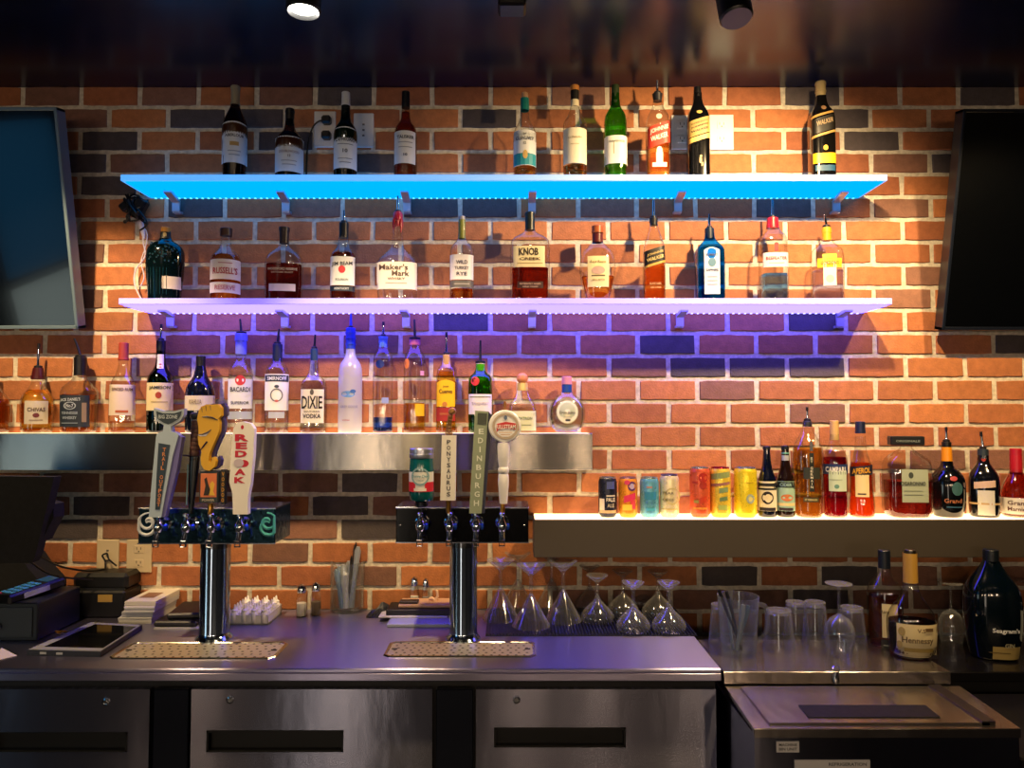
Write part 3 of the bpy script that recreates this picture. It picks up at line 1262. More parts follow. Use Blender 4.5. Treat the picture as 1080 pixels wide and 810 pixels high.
bottle(364, Y1, Z1, [(187, 12), (150, 12.2), (140, 12.2), (134, 10), (128, 5.6), (120, 4.8), (112, 4.6)],
       'green-necked bottle with white cap and white label numbered 10', DGREEN, None, None,
       cap=(112, 97.5, 4.5, 4.3, 'dfe3e6', [(112, 110, 4.8)]),
       foil=None,
       labels=[(139, 181, 12, 'e2e7ee', [('t', 'LAPHROAIG', 0, 151, 22, 4.2, '20262a'), ('t', '10', 0, 163, 5, 4, '3a4048'), ('d', 0, 143.5, 1.1, 1.3, '33423a'), ('r', 0, 156, 16, .8, 0, '7f8894'), ('r', 0, 171, 15, .8, 0, '7f8894'), ('r', 0, 175, 12, .8, 0, '7f8894')], {'arch': 1.5})], group=G1)
bottle(427.5, Y1, Z1, [(186, 12), (150, 12), (140, 12), (134, 10), (128, 5.5), (121, 4.6), (113, 4)],
       'slim amber bottle with black cap, right of the two outlet plates', ('glass', (.9, .8, .65), .35), DKW, 119,
       cap=(114, 97, 4.5, 4.2, '0e1016'),
       labels=[(142, 176, 11, 'dfe1e6', [('t', 'TALISKER', 0, 148.5, 19, 3.6, '23262e'), ('t', '10', 0, 167, 4, 2.8, '33363e'), ('r', 0, 154, 15, .8, 0, '8d929c'), ('r', 0, 159, 14, .8, 0, '8d929c')], {'dx': -.6})], group=G1)
bottle(553.5, Y1, Z1, [(187, 12), (160, 12.2), (145, 12.3), (137, 11), (131, 7), (124, 4.4), (115, 4.2), (108, 4)],
       'clear bottle with teal neck and teal-bottomed white label', CLEAR, AMB, 178,
       cap=(106, 98, 3.8, 3.4, 'c49a78'), foil=(117, 104, 4.4, 4.3, '137f78'),
       labels=[(141, 178, 11.8, 'eef0f2', [('t', 'THE', 0, 145.5, 4, 1.8, '5a6270'), ('t', 'GLENLIVET', 0, 150, 20, 3.6, '39414e'), ('t', '12', 0, 155, 3, 2.6, '39414e'), ('r', 0, 171.5, 23.2, 12, 0, '2b9aa6'), ('d', .5, 167, 2.6, 4.6, 'd8b46a')])], group=G1)
bottle(606.5, Y1, Z1, [(187, 12.6), (160, 12.6), (134, 12.6), (128, 11.4), (122, 7), (114, 4.4), (106, 4.1), (96, 4)],
       'clear bottle with cork-coloured stopper, black collar and plain cream label', CLEAR, AMB, 176.5,
       cap=(96, 90.5, 4.6, 4.6, 'd08b45'), foil=(106, 96, 4.3, 4.3, '1c1a18'),
       labels=[(139, 176, 12.2, 'efe6cf', [('t', 'CLYNELISH', 0, 149, 14, 2, 'a59670'), ('r', 0, 156, 9, .7, 0, 'c0b18c')]),
               (104, 113, 4.4, 'efe2c0', [])], group=G1)
bottle(649.5, Y1, Z1, [(187, 11), (172, 12), (147, 12), (138, 11.8), (126, 11.8), (120, 9.5), (113, 5), (106, 4.6), (99, 4.2)],
       'bright green glass bottle with white label', GREEN, (.45, .85, .12), 117, n=2.5,
       cap=(112, 90, 4.7, 4.1, '2b3b20', [(110, 107, 4.9)]),
       labels=[(147, 176, 12, 'eeece6', [('r', -2, 160, 1, 12, 0, 'b0a68c'), ('t', 'GLENFIDDICH', 1, 153, 16, 2, '6a6a5a')])], group=G1)
bottle(694, Y1, Z1, [(186, 12), (150, 12), (132, 12), (124, 11), (117, 7), (110, 4.8), (106, 4.5)],
       'square clear bottle with slanted red and white label and steel pourer', CLEAR, AMB, 154, n=4, dr=1,
       cap=(107, 99, 4.5, 5.5, '25252b'), pour=('m', 85.5, 3.6, 0),
       labels=[(135, 157, 11.6, 'c83a2a', [('s', 'JOHNNIE', 0, 141, 19, 6, .32, 'f2efe8'), ('s', 'WALKER', 0, 148.5, 18, 5.5, .32, 'f2efe8')], {'slope': .32})],
       marks=[('d', 0, 163, 3, 4.5, 'f0ece0'), ('r', 0, 170.5, 7, 12, 0, 'f0ece0'), ('r', 0, 177.5, 15, 4.5, 0, 'f0ece0'), ('d', 0, 127, 3, 3, 'e6d2c0')], group=G1)
bottle(736.5, Y1, Z1, [(186, 11.5), (150, 11.5), (126, 11.5), (119, 9.5), (112, 5.6), (105, 4.4), (99, 4.2)],
       'square black bottle with slanted gold label in front of the outlet', ('paint', '08080a'), None, None, n=4,
       cap=(103, 92, 4.5, 3.6, '111014'),
       labels=[(129, 146, 11.2, 'a98f52', [('s', 'BLENDED SCOTCH', 0, 133, 17, 1.4, .3, '33280f'), ('s', 'JOHNNIE', 0, 137, 18, 2.2, .3, '33280f'), ('s', 'WALKER', 0, 141, 18, 2.2, .3, '33280f')], {'slope': .3}),
               (147, 152, 11.2, 'd9b264', [], {'slope': .3})],
       marks=[('d', 0, 122, 3, 1.8, 'c8a25c'), ('d', .8, 168.5, 1.2, 1.2, 'd2b478'), ('r', .4, 173, 2.4, 6, -.4, 'd2b478'), ('r', 2, 177, 1.6, 3.4, .6, 'd2b478')], group=G1)
bottle(867, Y1, Z1, [(185, 12.5), (150, 12.5), (128, 12.6), (120, 11.2), (114, 7), (107, 5.2), (102, 5)],
       'square black bottle with yellow band, alone at the right end of the cyan shelf', ('paint', '0b0a0a'), None, None, n=4,
       cap=(104, 86.5, 5, 5.2, 'a08e66', [(98, 96, 5.6), (90, 88, 5.6)]),
       labels=[(123, 125.5, 12.2, 'b08a4a', [], {'slope': .28}), (144, 146.5, 12.2, 'b08a4a', [], {'slope': .28}),
               (127, 143, 12.0, '15120e', [('s', 'WALKER', 0, 133, 17, 5, .28, 'a08868')], {'slope': .28}),
               (165.5, 176, 11.6, 'efb41c', []), (178, 184, 10, '24506e', [])],
       marks=[('d', 0, 117, 2.6, 2.6, '8a6a4c'), ('d', .3, 160, 2.4, 2.8, 'e0ac2c')], group=G1)

# ---- violet shelf
def emboss(t, m, zpy, surf, rad):
    mb = MB()
    r = random.Random(3)
    for i in range(46):
        X = r.uniform(-14, 14) * m
        Z = zpy(r.uniform(255, 279))
        mb.lathe([(.0035, 0), (.0025, .0012)], 7, M=Matrix.Translation((X, surf(X, Z) + .0002, Z)) @ Matrix.Rotation(PI / 2, 4, 'X') @ Matrix.Rotation(r.uniform(0, 6), 4, 'Z'), cap0=False)
    for k in range(7):
        X = (-15 + 3.2 * k) * m
        a = [(X, surf(X, zpy(p)) - .0004, zpy(p)) for p in (312, 305, 298, 290, 284)]
        mb.tube(a, .0011, 6)
    mb.build('embossed_relief', paint('123640', .12, coat=.5), t)


bottle(173.5, Y1, Z2, [(315, 16.5), (305, 17), (290, 19), (270, 19.4), (262, 18), (257, 13), (254, 7), (250, 5.4), (245, 5)],
       'dark teal embossed bottle with orange stopper, leftmost on the violet shelf', ('paint', '030f14'), None, None, dr=.62,
       cap=(245, 240, 4.6, 4.8, 'd9923a'),
       labels=[(293, 306, 8.4, 'd9cabc', [], {'dx': 8.5}), (244.5, 252, 5, '10181b', [('d', 0, 248, 1.8, 2.4, 'b9a06a')])], extra=emboss, group=G2)
bottle(237.5, Y1, Z2, [(315, 15.6), (300, 15.6), (276, 15.6), (270, 14), (265, 9), (260, 5.8), (254, 5), (249, 4.8)],
       'clear bottle of red-brown whiskey with wide white label in red letters', CLEAR, AMB2, 270,
       cap=(249, 241, 6.2, 6.2, '4a2c1c'),
       labels=[(276, 297, 15, 'f0e6e2', [('t', "RUSSELL'S", 0, 288, 28, 7, 'b02838'), ('r', 0, 280, 14, 1, 0, 'c88890')]),
               (300, 311, 15, 'e8e0ea', [('t', 'RESERVE', 0, 305.5, 20, 5, 'c2748c')])], group=G2)
bottle(299, Y1, Z2, [(315, 19.3), (300, 19.6), (280, 19.8), (272, 18.4), (265, 12), (261, 6), (256, 4.4), (249, 4.2)],
       'broad flat flask of dark whiskey with a small white strip label', CLEAR, (.50, .06, .04), 279, n=2.6, dr=.55,
       cap=(257, 240, 4.8, 5.2, '332420', [(244, 240, 5.6)]),
       marks=[('t', 'WOODFORD RESERVE', 0, 285.5, 30, 2.6, 'd8c8b4'), ('t', 'DISTILLERS SELECT', 0, 289, 22, 1.6, 'c8b49c'),
              ], labels=[(301, 308.5, 13.4, 'e6d8dc', [])], group=G2)
bottle(362, Y1, Z2, [(315, 13.2), (300, 13.2), (276, 13.2), (268, 12.4), (262, 7), (255, 5.2), (249, 4.9)],
       'square clear bottle with white label bearing a red disc and a black-collared pourer', CLEAR, DKW, 268, n=3.4,
       cap=(251, 235, 4.9, 5, '15171c'), pour=('m', 222, 3.2, 0),
       labels=[(273, 303, 12.6, 'e9ebf3', [('s', 'JIM BEAM', 0, 281, 21, 5, .05, '1c2130'), ('d', 0, 286.5, 3.6, 4, 'd02a3c'), ('t', 'BOURBON', 0, 297, 13, 2.2, '3a6a6a')]),
               (304, 309, 12.8, '1c2a3e', [('t', 'KENTUCKY', 0, 306.5, 15, 2.2, 'c8d0dc')])], group=G2)


def wax(t, m, zpy, surf, rad):
    mb = MB()
    zt = zpy(232)
    for i, a in enumerate([0.3, 1.2, 2.1, 3.0, 3.9, 4.8, 5.6]):
        L = [9, 5, 7, 10, 6, 8, 14][i] * m
        r = 4.6 * m
        x, y = r * math.cos(a), r * math.sin(a)
        mb.tube([(x * .8, y * .8, zt + .006), (x, y, zt), (x * 1.0, y * 1.0, zt - L * .6), (x * .96, y * .96, zt - L)], [.004, .0045, .004, .0026], 8)
    mb.lathe([(5 * m, zt - .002), (5.2 * m, zt + .004), (5.2 * m, zpy(226)), (3.6 * m, zpy(223.5))], 24)
    mb.build('red_wax_drips', paint('c01830', .3, coat=.3), t)


bottle(419, Y1, Z2, [(315, 20), (309, 20.8), (284, 22), (276, 21.4), (269, 15), (263, 8), (258, 6), (240, 4.8), (232, 4.6)],
       'squat clear bottle with red wax neck and wide cream label', CLEAR, None, None, n=2.8, dr=.7,
       cap=(232, 224, 4.6, 4.6, 'b81c30'), pour=('m', 207, 3.6, 0),
       labels=[(279, 307, 20.8, 'efe6e4', [('t', "Maker's", -3, 284.5, 30, 6, '4c3a3a'), ('t', 'Mark', 4.5, 291, 18, 5.6, '4c3a3a'), ('t', 'WHISKY', 0, 296.5, 18, 2.6, '6a5a5c'), ('r', 0, 301, 22, .8, 0, 'b0a4a8')])], extra=wax, group=G2)
bottle(487, Y1, Z2, [(315, 12.8), (290, 12.8), (266, 12.8), (260, 11), (255, 6), (250, 3.9), (240, 3.6), (232, 3.4)],
       'clear tall-necked bottle with yellow neck strip and white rye label', CLEAR, AMB2, 306, n=3,
       cap=(233, 228, 3.5, 3.4, 'a3a0a8'), foil=(252, 232, 3.8, 3.5, '8a8c3c'),
       labels=[(271, 297, 12.2, 'e6e2ee', [('t', 'WILD', 0, 279, 12, 4, '4c4a5c'), ('t', 'TURKEY', 0, 285, 15, 3.4, '4c4a5c'), ('t', 'RYE', 0, 291, 11, 3.6, '3c3c50')]),
               (298, 305, 12.2, '5c5a5c', [('r', 0, 301.5, 16, 1, 0, 'a6a2a6')])], group=G2)
bottle(559, Y1, Z2, [(315, 20.4), (300, 20.6), (262, 20.8), (254, 20), (250, 15), (246, 7), (242, 5), (238, 4.8)],
       'broad square-shouldered bottle of dark bourbon with cream newsprint label and black cap', CLEAR, (.36, .04, .015), 284, n=4, dr=.6,
       cap=(243, 224, 5.2, 5.2, '1b2220', [(227, 225, 5.6)]),
       labels=[(262, 284, 16.4, 'f0e2b8', [('t', 'KNOB', -1.5, 268, 20, 8, '3a2c1a'), ('t', 'CREEK', 0, 275.5, 22, 3, '5a4426'), ('r', 0, 280, 26, .8, 0, 'b09a64')], {'dx': -1.2}),
               (299, 306, 13.4, '3a1a18', [('t', 'PATIENTLY AGED', 0, 301.5, 22, 1.8, 'c8a89a'), ('t', 'NINE YEARS', 0, 304.5, 16, 1.4, 'c8a89a')])], group=G2)
bottle(630.5, Y1, Z2, [(315, 12.5), (308, 15), (292, 18.6), (277, 19), (266, 16.4), (260, 10), (256, 6), (252, 5.4), (246, 5)],
       'rounded clear flask tapering to its base with wooden stopper and tall cream label', CLEAR, (.80, .30, .06), 292, n=2.3, dr=.6,
       cap=(246, 238.5, 6.2, 6.2, 'a4562c'), foil=(256, 247, 5.5, 5.4, '5c1f22'),
       labels=[(272, 304, 11, 'efe2b0', [('t', 'Four Roses', 0, 278, 16, 3, '8c7648'), ('d', 0, 287, 7, 4.2, 'c9a8a0'), ('r', 0, 292.5, 14, 1.2, 0, '6a5838'), ('t', 'SMALL BATCH', 0, 297, 13, 1.8, '8c7648')])], group=G2)
bottle(690, Y1, Z2, [(315, 11.4), (300, 11.4), (262, 11.2), (256, 9.4), (246, 6.4), (240, 4.6), (236, 4)],
       'slim square bottle with slanted black and gold label and steel pourer', CLEAR, (.62, .17, .03), 278, n=4,
       cap=(238, 230, 4, 4.6, '1c1c22'), pour=('m', 211.5, 3.2, 0),
       labels=[(264, 282, 11, '1a1510', [('s', 'JOHNNIE', 0, 269.5, 17, 3.2, .3, 'cdb06c'), ('s', 'WALKER', 0, 274.5, 18, 3.6, .3, 'e2c888'), ('r', 0, 280.5, 22, 2.4, .3, 'c8a04c')], {'slope': .3})],
       marks=[('t', 'BLACK LABEL', 0, 301, 12, 2.4, 'c8a078'), ('t', 'AGED 12 YEARS', 0, 305, 11, 1.8, 'c8a078')], group=G2)
bottle(749, Y1, Z2, [(315, 14.6), (300, 14.8), (268, 15), (262, 13.8), (257, 9), (252, 5.2), (246, 4.8)],
       'bright blue glass gin bottle with pale arched label', BLUEG, (.10, .60, 1.0), 262, n=4, dr=.8,
       cap=(252, 241, 5, 4.9, '16243c'), pour=('m', 226, 3, 0),
       labels=[(266, 312, 8, 'd6dcf2', [('t', 'BOMBAY', 0, 271, 12, 2.6, '2c3e78'), ('d', 0, 279, 4, 4.6, '5684a8'), ('t', 'SAPPHIRE', 0, 287, 12.5, 2.6, '2c3e78'), ('r', 0, 294, 10, .8, 0, '8894c2'), ('r', 0, 298, 10, .8, 0, '8894c2'), ('r', 0, 302, 10, .8, 0, '8894c2')], {'arch': 3})], group=G2)
bottle(816, Y1, Z2, [(315, 13.8), (290, 13.8), (258, 13.6), (250, 12.4), (245, 7.4), (240, 5.4), (237, 5.4)],
       'square clear gin bottle with red cap, red figure mark and clear spirit coloured blue for the shelf glow', CLEAR, (.22, .50, 1.0), 290, n=4,  # blue in the liquid stands in for LED light through clear gin
       cap=(241, 230, 6.4, 5.6, 'c81e30'), pour=('m', 211, 4.4, 0),
       labels=[(269, 284, 12.8, 'eadfe6', [('t', 'BEEFEATER', 0, 275, 21, 3.4, 'c24a5c'), ('r', 0, 280, 16, 1, 0, 'c8a4b0')])],
       marks=[('r', 0, 264, 4, 8, .2, 'd0202c'), ('d', 0, 260, 2.2, 1.6, 'd0202c')], group=G2)
bottle(873, Y1, Z2, [(315, 16.4), (300, 16.4), (275, 16.8), (265, 16), (260, 11), (255, 5.4), (251, 4.8)],
       'rounded clear gin bottle with yellow neck and yellow oblong label at the right end', CLEAR, (.62, .60, .98), 286, n=2.8, dr=.7,  # violet-blue liquid colour stands in for shelf light in clear gin
       cap=(254, 240, 4.6, 4.6, 'e0a028', [(246, 242, 5)]), pour=('m', 226, 4, -2),
       labels=[(278, 303, 6.4, 'ecd6d2', [('d', 0, 296, 4, 4, 'd8b6a6')]), (270, 279, 7, 'f2c23a', []), (274.5, 284, 12, 'f4b818', [('t', "GORDON'S", 0, 279.3, 18, 4, '8a4a10')])], group=G2)

# ---- left ledge bottles
Y3 = -.062
bottle(-9, Y3, ZL1, [(456, 16), (430, 17), (422, 16), (414, 10), (406, 5), (398, 4.4)],
       'amber bottle cut off by the left edge of the picture', CLEAR, AMB2, 421, cap=(398, 388, 5, 5, '2a1a14'), group=G3)
bottle(38.5, Y3, ZL1, [(456, 14.6), (440, 15.4), (424, 15.8), (418, 14.5), (411, 9.5), (405, 6), (398, 5.2)],
       'round-shouldered amber bottle with silver oval label and maroon capped pourer', CLEAR, (.97, .50, .07), 411,
       cap=(400, 388, 6.4, 5, '4a1418', [(400, 396, 6.6)]), pour=('mb', 363, 4, 0),
       labels=[(423, 447, 10.5, 'cfc4b4', [('t', 'CHIVAS', 0, 432, 16, 4.2, '54403a'), ('d', 0, 438, 3, 2.4, '6e3038'), ('r', 0, 443, 12, 1.2, 0, '9a8878')])], group=G3)


def jd_side(t, m, zpy, surf, rad):
    pass


bottle(83, Y3, ZL1, [(456, 15), (440, 15.6), (418, 15.8), (410, 15.4), (404, 10), (400, 6), (394, 5.2)],
       'square clear bottle with black label and steep black pourer', CLEAR, (.86, .40, .14), 416, n=4,
       cap=(396, 377, 6, 6.4, '121014', [(386, 384, 5.6)]), pour=('b', 357, 5.2, -6),
       labels=[(417, 450, 14.6, '232c38', [('s', "JACK DANIEL'S", -2.6, 422, 20, 4, .05, 'c6d0da'), ('o', -2.6, 428, 6, 4, 'b0bcc8'), ('t', 'No.7', -2.6, 428, 7, 3.4, 'c6d0da'), ('t', 'TENNESSEE', -2.6, 435.5, 16, 2.6, '9eacba'), ('t', 'WHISKEY', -2.6, 440.5, 14, 3, '9eacba'), ('r', -2.6, 446, 16, 1, 0, '7c8a98'), ('r', 11, 435, 4, 20, 0, '907c68')])], group=G3)
bottle(128.5, Y3, ZL1, [(456, 12.6), (440, 12.8), (410, 12.8), (402, 11), (395, 7), (388, 4.8), (380, 4.6)],
       'clear bottle with red foil cap and pale label, left of the green whiskey bottle', CLEAR, (.80, .52, .32), 444, n=2.6,
       cap=(380, 361.5, 5, 4.8, 'b04438', [(380, 378, 5.4)]),
       labels=[(406, 438, 12.2, 'ecd9c6', [('t', 'SPICED RUM', 0, 411, 20, 3.4, '6a4a42'), ('r', 0, 434, 12, 2.4, 0, 'c2643c')])], group=G3)
bottle(168, Y3, ZL1, [(456, 12.8), (430, 12.9), (402, 13), (396, 11.6), (388, 6), (380, 4.6), (370, 4.6)],
       'dark green bottle with cream label behind the pale trail tap handle', DGREEN, None, None,
       cap=(372, 359, 4.6, 4.6, '131016'), pour=('mb', 342.5, 3, 0),
       labels=[(404, 433, 12.8, 'f2dfae', [('t', 'JAMESON', 0, 409.5, 24, 4.4, '36402e'), ('d', -1, 417, 3, 3.4, 'b0402c'), ('r', 0, 424, 16, .9, 0, 'b8a070')]),
               (374, 389, 3.2, 'e8dcc8', [('d', 0, 386, 2.4, 2.2, 'b04038')])], group=G3)
bottle(210.5, Y3, ZL1, [(456, 14.6), (430, 15), (415, 15), (406, 13), (399, 8), (395, 6.6), (390, 5.6), (386, 4.6)],
       'black round-shouldered bottle with cream label behind the dagger tap handle', ('paint', '0c1020'), None, None,
       cap=(388, 375.5, 4.6, 4.6, '121216', [(378, 376, 4.9)]),
       labels=[(417.5, 433, 14.8, 'e8dcc4', [('t', 'KAHLUA', -4, 424, 12, 5, '9a8c70')])], group=G3)
bottle(253, Y3, ZL1, [(456, 12.6), (430, 12.6), (394, 12.6), (387, 10.6), (381, 6), (374, 4.6), (366, 5.4)],
       'clear rum bottle with red round mark and blue-black pourer cap behind the white tap handle', CLEAR, (.92, .94, .94), 392,
       cap=(374, 352, 5.6, 6, '7c88c8', [(360, 353, 6.4)]), pour=('b', 336.5, 5.2, -1.5),
       labels=[(400, 431, 12.3, 'e6e9ec', [('d', 0, 401.5, 5.2, 5.4, 'd0353a'), ('t', 'BACARDI', 0, 411, 22, 5, '4a4e58'), ('t', 'SUPERIOR', 0, 425, 18, 3.2, '2c3240')], {'arch': 0}),
               (434, 442, 12.2, 'aab4c2', [])], group=G3)
bottle(291.5, Y3, ZL1, [(456, 12.2), (430, 12.4), (395, 12.6), (388, 11), (384, 7), (380, 5), (374, 4.8)],
       'clear vodka bottle with dark blue banner across a white label', CLEAR, (.95, .93, .92), 388,
       cap=(381, 363, 5, 5, '17223f'), pour=('b', 347, 3.8, 1.5),
       labels=[(395, 433, 12, 'f0efec', [('r', 0, 399.5, 23.4, 7, 0, '1f2c44'), ('t', 'SMIRNOFF', 0, 399.6, 20, 3.8, 'dfe4ea'), ('d', 0, 408, 2.4, 1.6, '3a4854'), ('o', 0, 417, 6.4, 7, '6a6e70'), ('d', 0, 423, 2, 1.2, 'c66a5c')]),
               (434.5, 441, 8, 'b9c0cc', [])], group=G3)
bottle(330.5, Y3, ZL1, [(456, 13), (440, 13), (410, 13.2), (402, 12), (398, 8), (392, 5), (380, 4)],
       'clear square vodka bottle with tall black letters on a cream label', CLEAR, (.97, .92, .82), 402, n=3.6,
       cap=(380, 368, 3.8, 3.9, '23405a'), pour=('b', 353, 3, 1),
       labels=[(411, 446, 11.8, 'ece6d6', [('t', 'DIXIE', 0, 424.5, 21, 13, '1d1a18'), ('t', 'SOUTHERN', 0, 434, 16, 1.8, '4a4642'), ('t', 'VODKA', 0, 438.8, 18, 4.6, '26221e'), ('d', 0, 414, 2, 3, '5c5854')])], group=G3)
bottle(369, Y3, ZL1, [(456, 12.4), (430, 12.4), (392, 12.4), (384, 10.8), (378, 6.4), (373, 4.9), (366, 4.7)],
       'tall frosted white vodka bottle with blue bird mark and blue stopper', FROST, None, None,
       cap=(368, 346, 5, 5, '2442a0', [(352, 350, 5.4), (358, 356, 5.4), (364, 362, 5.4)]), pour=('l', 331, 2.6, 0),
       marks=[('d', -2, 416, 7, 3.4, '6ea0d8'), ('d', 3, 413, 3, 2, '3c6cb0'), ('t', 'GREY GOOSE', -1, 429, 18, 2.6, '8a94b8'), ('t', 'VODKA', -4, 443, 8, 1.6, 'b05a5a')], group=G3)
bottle(403.5, Y3, ZL1, [(456, 10.6), (430, 10.6), (380, 10.4), (374, 9.6), (368, 6.2), (362, 4.6)],
       'slim straight clear bottle with a blue grape disc and blue drink in the bottom', CLEAR, (.03, .12, .90), 440, n=2,
       cap=(366, 355, 4.4, 4.6, '5a8ac8', [(358, 355, 4.9)]), pour=('mb', 340, 2.8, 0),
       marks=[('d', -3, 384.5, 4.4, 4.4, '122a6e'), ('r', 2.5, 422.5, 7, 6, 0, '98a8dc')], group=G3)
bottle(437, Y3, ZL1, [(456, 11.6), (430, 11.6), (380, 11.2), (374, 9.8), (368, 6.2), (362, 5.4)],
       'slim straight clear bottle with orange disc, yellow square and amber drink', CLEAR, (.99, .62, .10), 425, n=2,
       cap=(364, 358, 5.8, 5.8, 'c0647c'), pour=('b', 337, 6, -.5),
       marks=[('d', -8.2, 384, 2.6, 5.4, 'f08a2a'), ('r', 5.5, 432.5, 9.5, 12.5, 0, 'f0bc1c'), ('r', 8, 394, 4, 5, 0, 'd89aa8')], group=G3)
bottle(470.5, Y3, ZL1, [(456, 10.6), (430, 10.6), (396, 10.6), (389, 9), (385, 5.6), (380, 4.2), (374, 4)],
       'gold tequila bottle with arched yellow label and maroon base label', CLEAR, (.96, .55, .06), 392, n=3.4,
       cap=(388, 374, 4.4, 3.8, 'd8a860'), pour=('mb', 351, 3.6, 0),
       labels=[(404, 429, 9.6, 'f6c414', [('t', 'Jose', 0, 408, 6, 2.4, '6a4a14'), ('t', 'Cuervo', 0, 413, 14, 4.4, '5a3a10'), ('d', -1, 426.5, 2.6, 2.6, 'c8823a')], {'arch': 3}),
               (430, 444, 9.8, 'a62a26', [('t', 'ESPECIAL', 0, 436.5, 12, 1.8, 'd09050')])], group=G3)
bottle(506.5, Y3, ZL1, [(456, 12.6), (430, 12.8), (402, 12.8), (397, 11.4), (393, 6.4), (389, 5), (384, 4.8)],
       'green gin bottle with white label and red seal on its shoulder', GREEN, (.2, .62, .10), 396, n=2.8,
       cap=(391, 383, 4.8, 4.8, 'e8e4ea'), pour=('b', 359, 5.4, 0),
       labels=[(416, 437, 12, 'ece6ec', [('r', 0, 419, 22, 1, 0, '48604a'), ('t', 'TANQUERAY', 0, 426, 18, 3.2, 'b4acb4')])],
       marks=[('d', -5.4, 402.5, 4.4, 4.6, 'c82a2e')], group=G3)


def patron_ball(t, m, zpy, surf, rad):
    z = zpy(399)
    r = 6 * m
    MB().lathe([(r * .55, z - r * .9), (r * .95, z - r * .4), (r, z), (r * .9, z + r * .5), (r * .5, z + r * .85), (.0008, z + r * .95)], 22).build(
        'round_stopper', paint('d88a58', .45), t)


bottle(551, Y3, ZL1, [(456, 15), (440, 15.4), (434, 15), (425, 12.8), (419, 9), (412, 5.8), (404, 5)],
       'short clear square tequila bottle with round cork ball behind the round tap sign', CLEAR, (.95, .93, .80), 430, n=4,
       labels=[(433.5, 454, 14, 'dfe2bc', [('t', 'PATRON', 3, 441, 14, 2.8, '7c8c5a'), ('r', 3, 448, 12, .8, 0, 'a0a880')])],
       foil=(412, 404, 6, 5.2, 'e4c46a'), extra=patron_ball, group=G3)
bottle(598, Y3, ZL1, [(456, 12.5), (452, 16), (444, 18.8), (435, 19.4), (426, 17.6), (419, 12), (415, 6.6), (411, 5.2), (406, 5)],
       'round squat tequila bottle with blue collar and pink stopper at the ledge end', ('glass', (.86, .93, .92), .7), (.90, .96, .96), 420, dr=.62,
       cap=(405.5, 397, 5.6, 5.2, 'd8909a'), foil=(414, 405.5, 5.2, 5.1, '1d4a94'),
       marks=[('d', 0, 434.5, 11.6, 12.4, 'b6b690'), ('d', 0, 434.5, 10.8, 11.6, 'eae6cc'), ('t', 'Don Julio', 0, 435.5, 16, 3.6, '5c5a3c'), ('r', .5, 443, 5, 1.8, 0, '1c2426'), ('t', 'TEQUILA', 0, 439.7, 8, 1.3, '8c8a6c')], group=G3)

# ---- right ledge: cans
Y4 = -.088


def can(x, hw, top, body, lid, label, its, tall=False, name='drink_can'):
    base = 543
    m_ = mpp(x, 530, Y4)
    t = thing(name, label, 'can', (atY(x, base, Y4).x, Y4, ZL2), G5)

    def zpy(py):
        return atY(x, py, Y4).z - ZL2
    h = zpy(top)
    r = hw * m_
    pr = [(r * .74, 0), (r * .78, .002), (r * .97, .011), (r, .016), (r, h - .017), (r * .98, h - .013), (r * .86, h - .004)]

    def surf(X, z):
        q = min(.998, abs(X / r))
        return -r * math.sqrt(1 - q * q)
    MB().lathe(pr, 30, cap1=False).build('can_body', paint(body, .28, .35, name='printed_metal'), t)
    MB().lathe([(r * .87, h - .005), (r * .88, h - .001), (r * .87, h), (r * .82, h), (r * .80, h - .004), (.001, h - .004)], 30, cap0=False).build(
        'can_lid', paint(lid, .25, .8, name='lid_metal'), t)
    items(its, t, zpy, m_, surf, .0006)
    t.rotation_euler = (0, 0, .9 * math.atan2(-t.location.x, Y4 - CAMP.y))
    return t


can(641, 9.8, 503, '23283c', 'b8b4bc', 'short navy and silver can, leftmost on the right ledge',
    [('r', 3, 522, 9, 1.4, 0, 'd8d0c4'), ('t', 'PALE', 3, 526, 9, 4, 'e2dccf'), ('t', 'ALE', 3, 532, 7, 4, 'b0a890'), ('r', -6, 532, 5, 14, 0, 'd8d2c2'), ('r', 3, 511, 8, 8, 0, '4a5690'), ('r', 0, 538.5, 17, 3, 0, 'c8a878')])
can(662.5, 10, 503, 'f09a2c', 'd8a0b0', 'short orange can with magenta splash design',
    [('d', 4, 512, 4.4, 5, '5a2868'), ('d', 4, 512, 2.4, 3, 'b8a8cc'), ('r', 1.5, 524, 12, 7, .3, 'd8305c'), ('r', 5, 531, 5, 9, -.3, 'd8404c'), ('r', -1, 534, 10, 6, 0, 'f8c43c'), ('d', -1, 508, 3, 2.4, 'd83c70')])
can(685, 10, 503, '63acc8', 'b8c8cc', 'short pale blue can',
    [('r', 1, 522, 12, 8, 0, '2c84ac'), ('r', 0, 513, 6, 2, 0, 'b08a80'), ('r', 1, 536, 9, 3, 0, '3a9cb4'), ('t', 'SELTZER', 1, 529, 12, 2.4, '2c6c90')])
can(706, 10, 500, 'ece0b4', '8c84c0', 'short cream can with violet lid and round emblem',
    [('o', 3, 522.5, 8.4, 9, 'c6b87c'), ('t', 'PEAR', -1, 519, 11, 2.6, '5c5a3c'), ('t', 'CIDER', -1, 526, 12, 2.6, '5c5a3c'), ('r', 0, 536, 17, .9, 0, 'c8b45c')])
can(738.5, 10.6, 492.5, 'e0623c', 'c8c4cc', 'tall orange-red can beside the green-striped can',
    [('d', 3, 503, 4.8, 5, 'b0241c'), ('d', 3, 511, 4, 4, 'a82c20'), ('r', -5, 508, 6, 2, 0, 'c0301c'), ('r', 3, 526, 7, 6, .3, 'c03818'), ('r', -4, 528, 5, 3, 0, '9c8a3c'), ('r', 0, 535, 14, 2, 0, 'd88a2c')], tall=True)
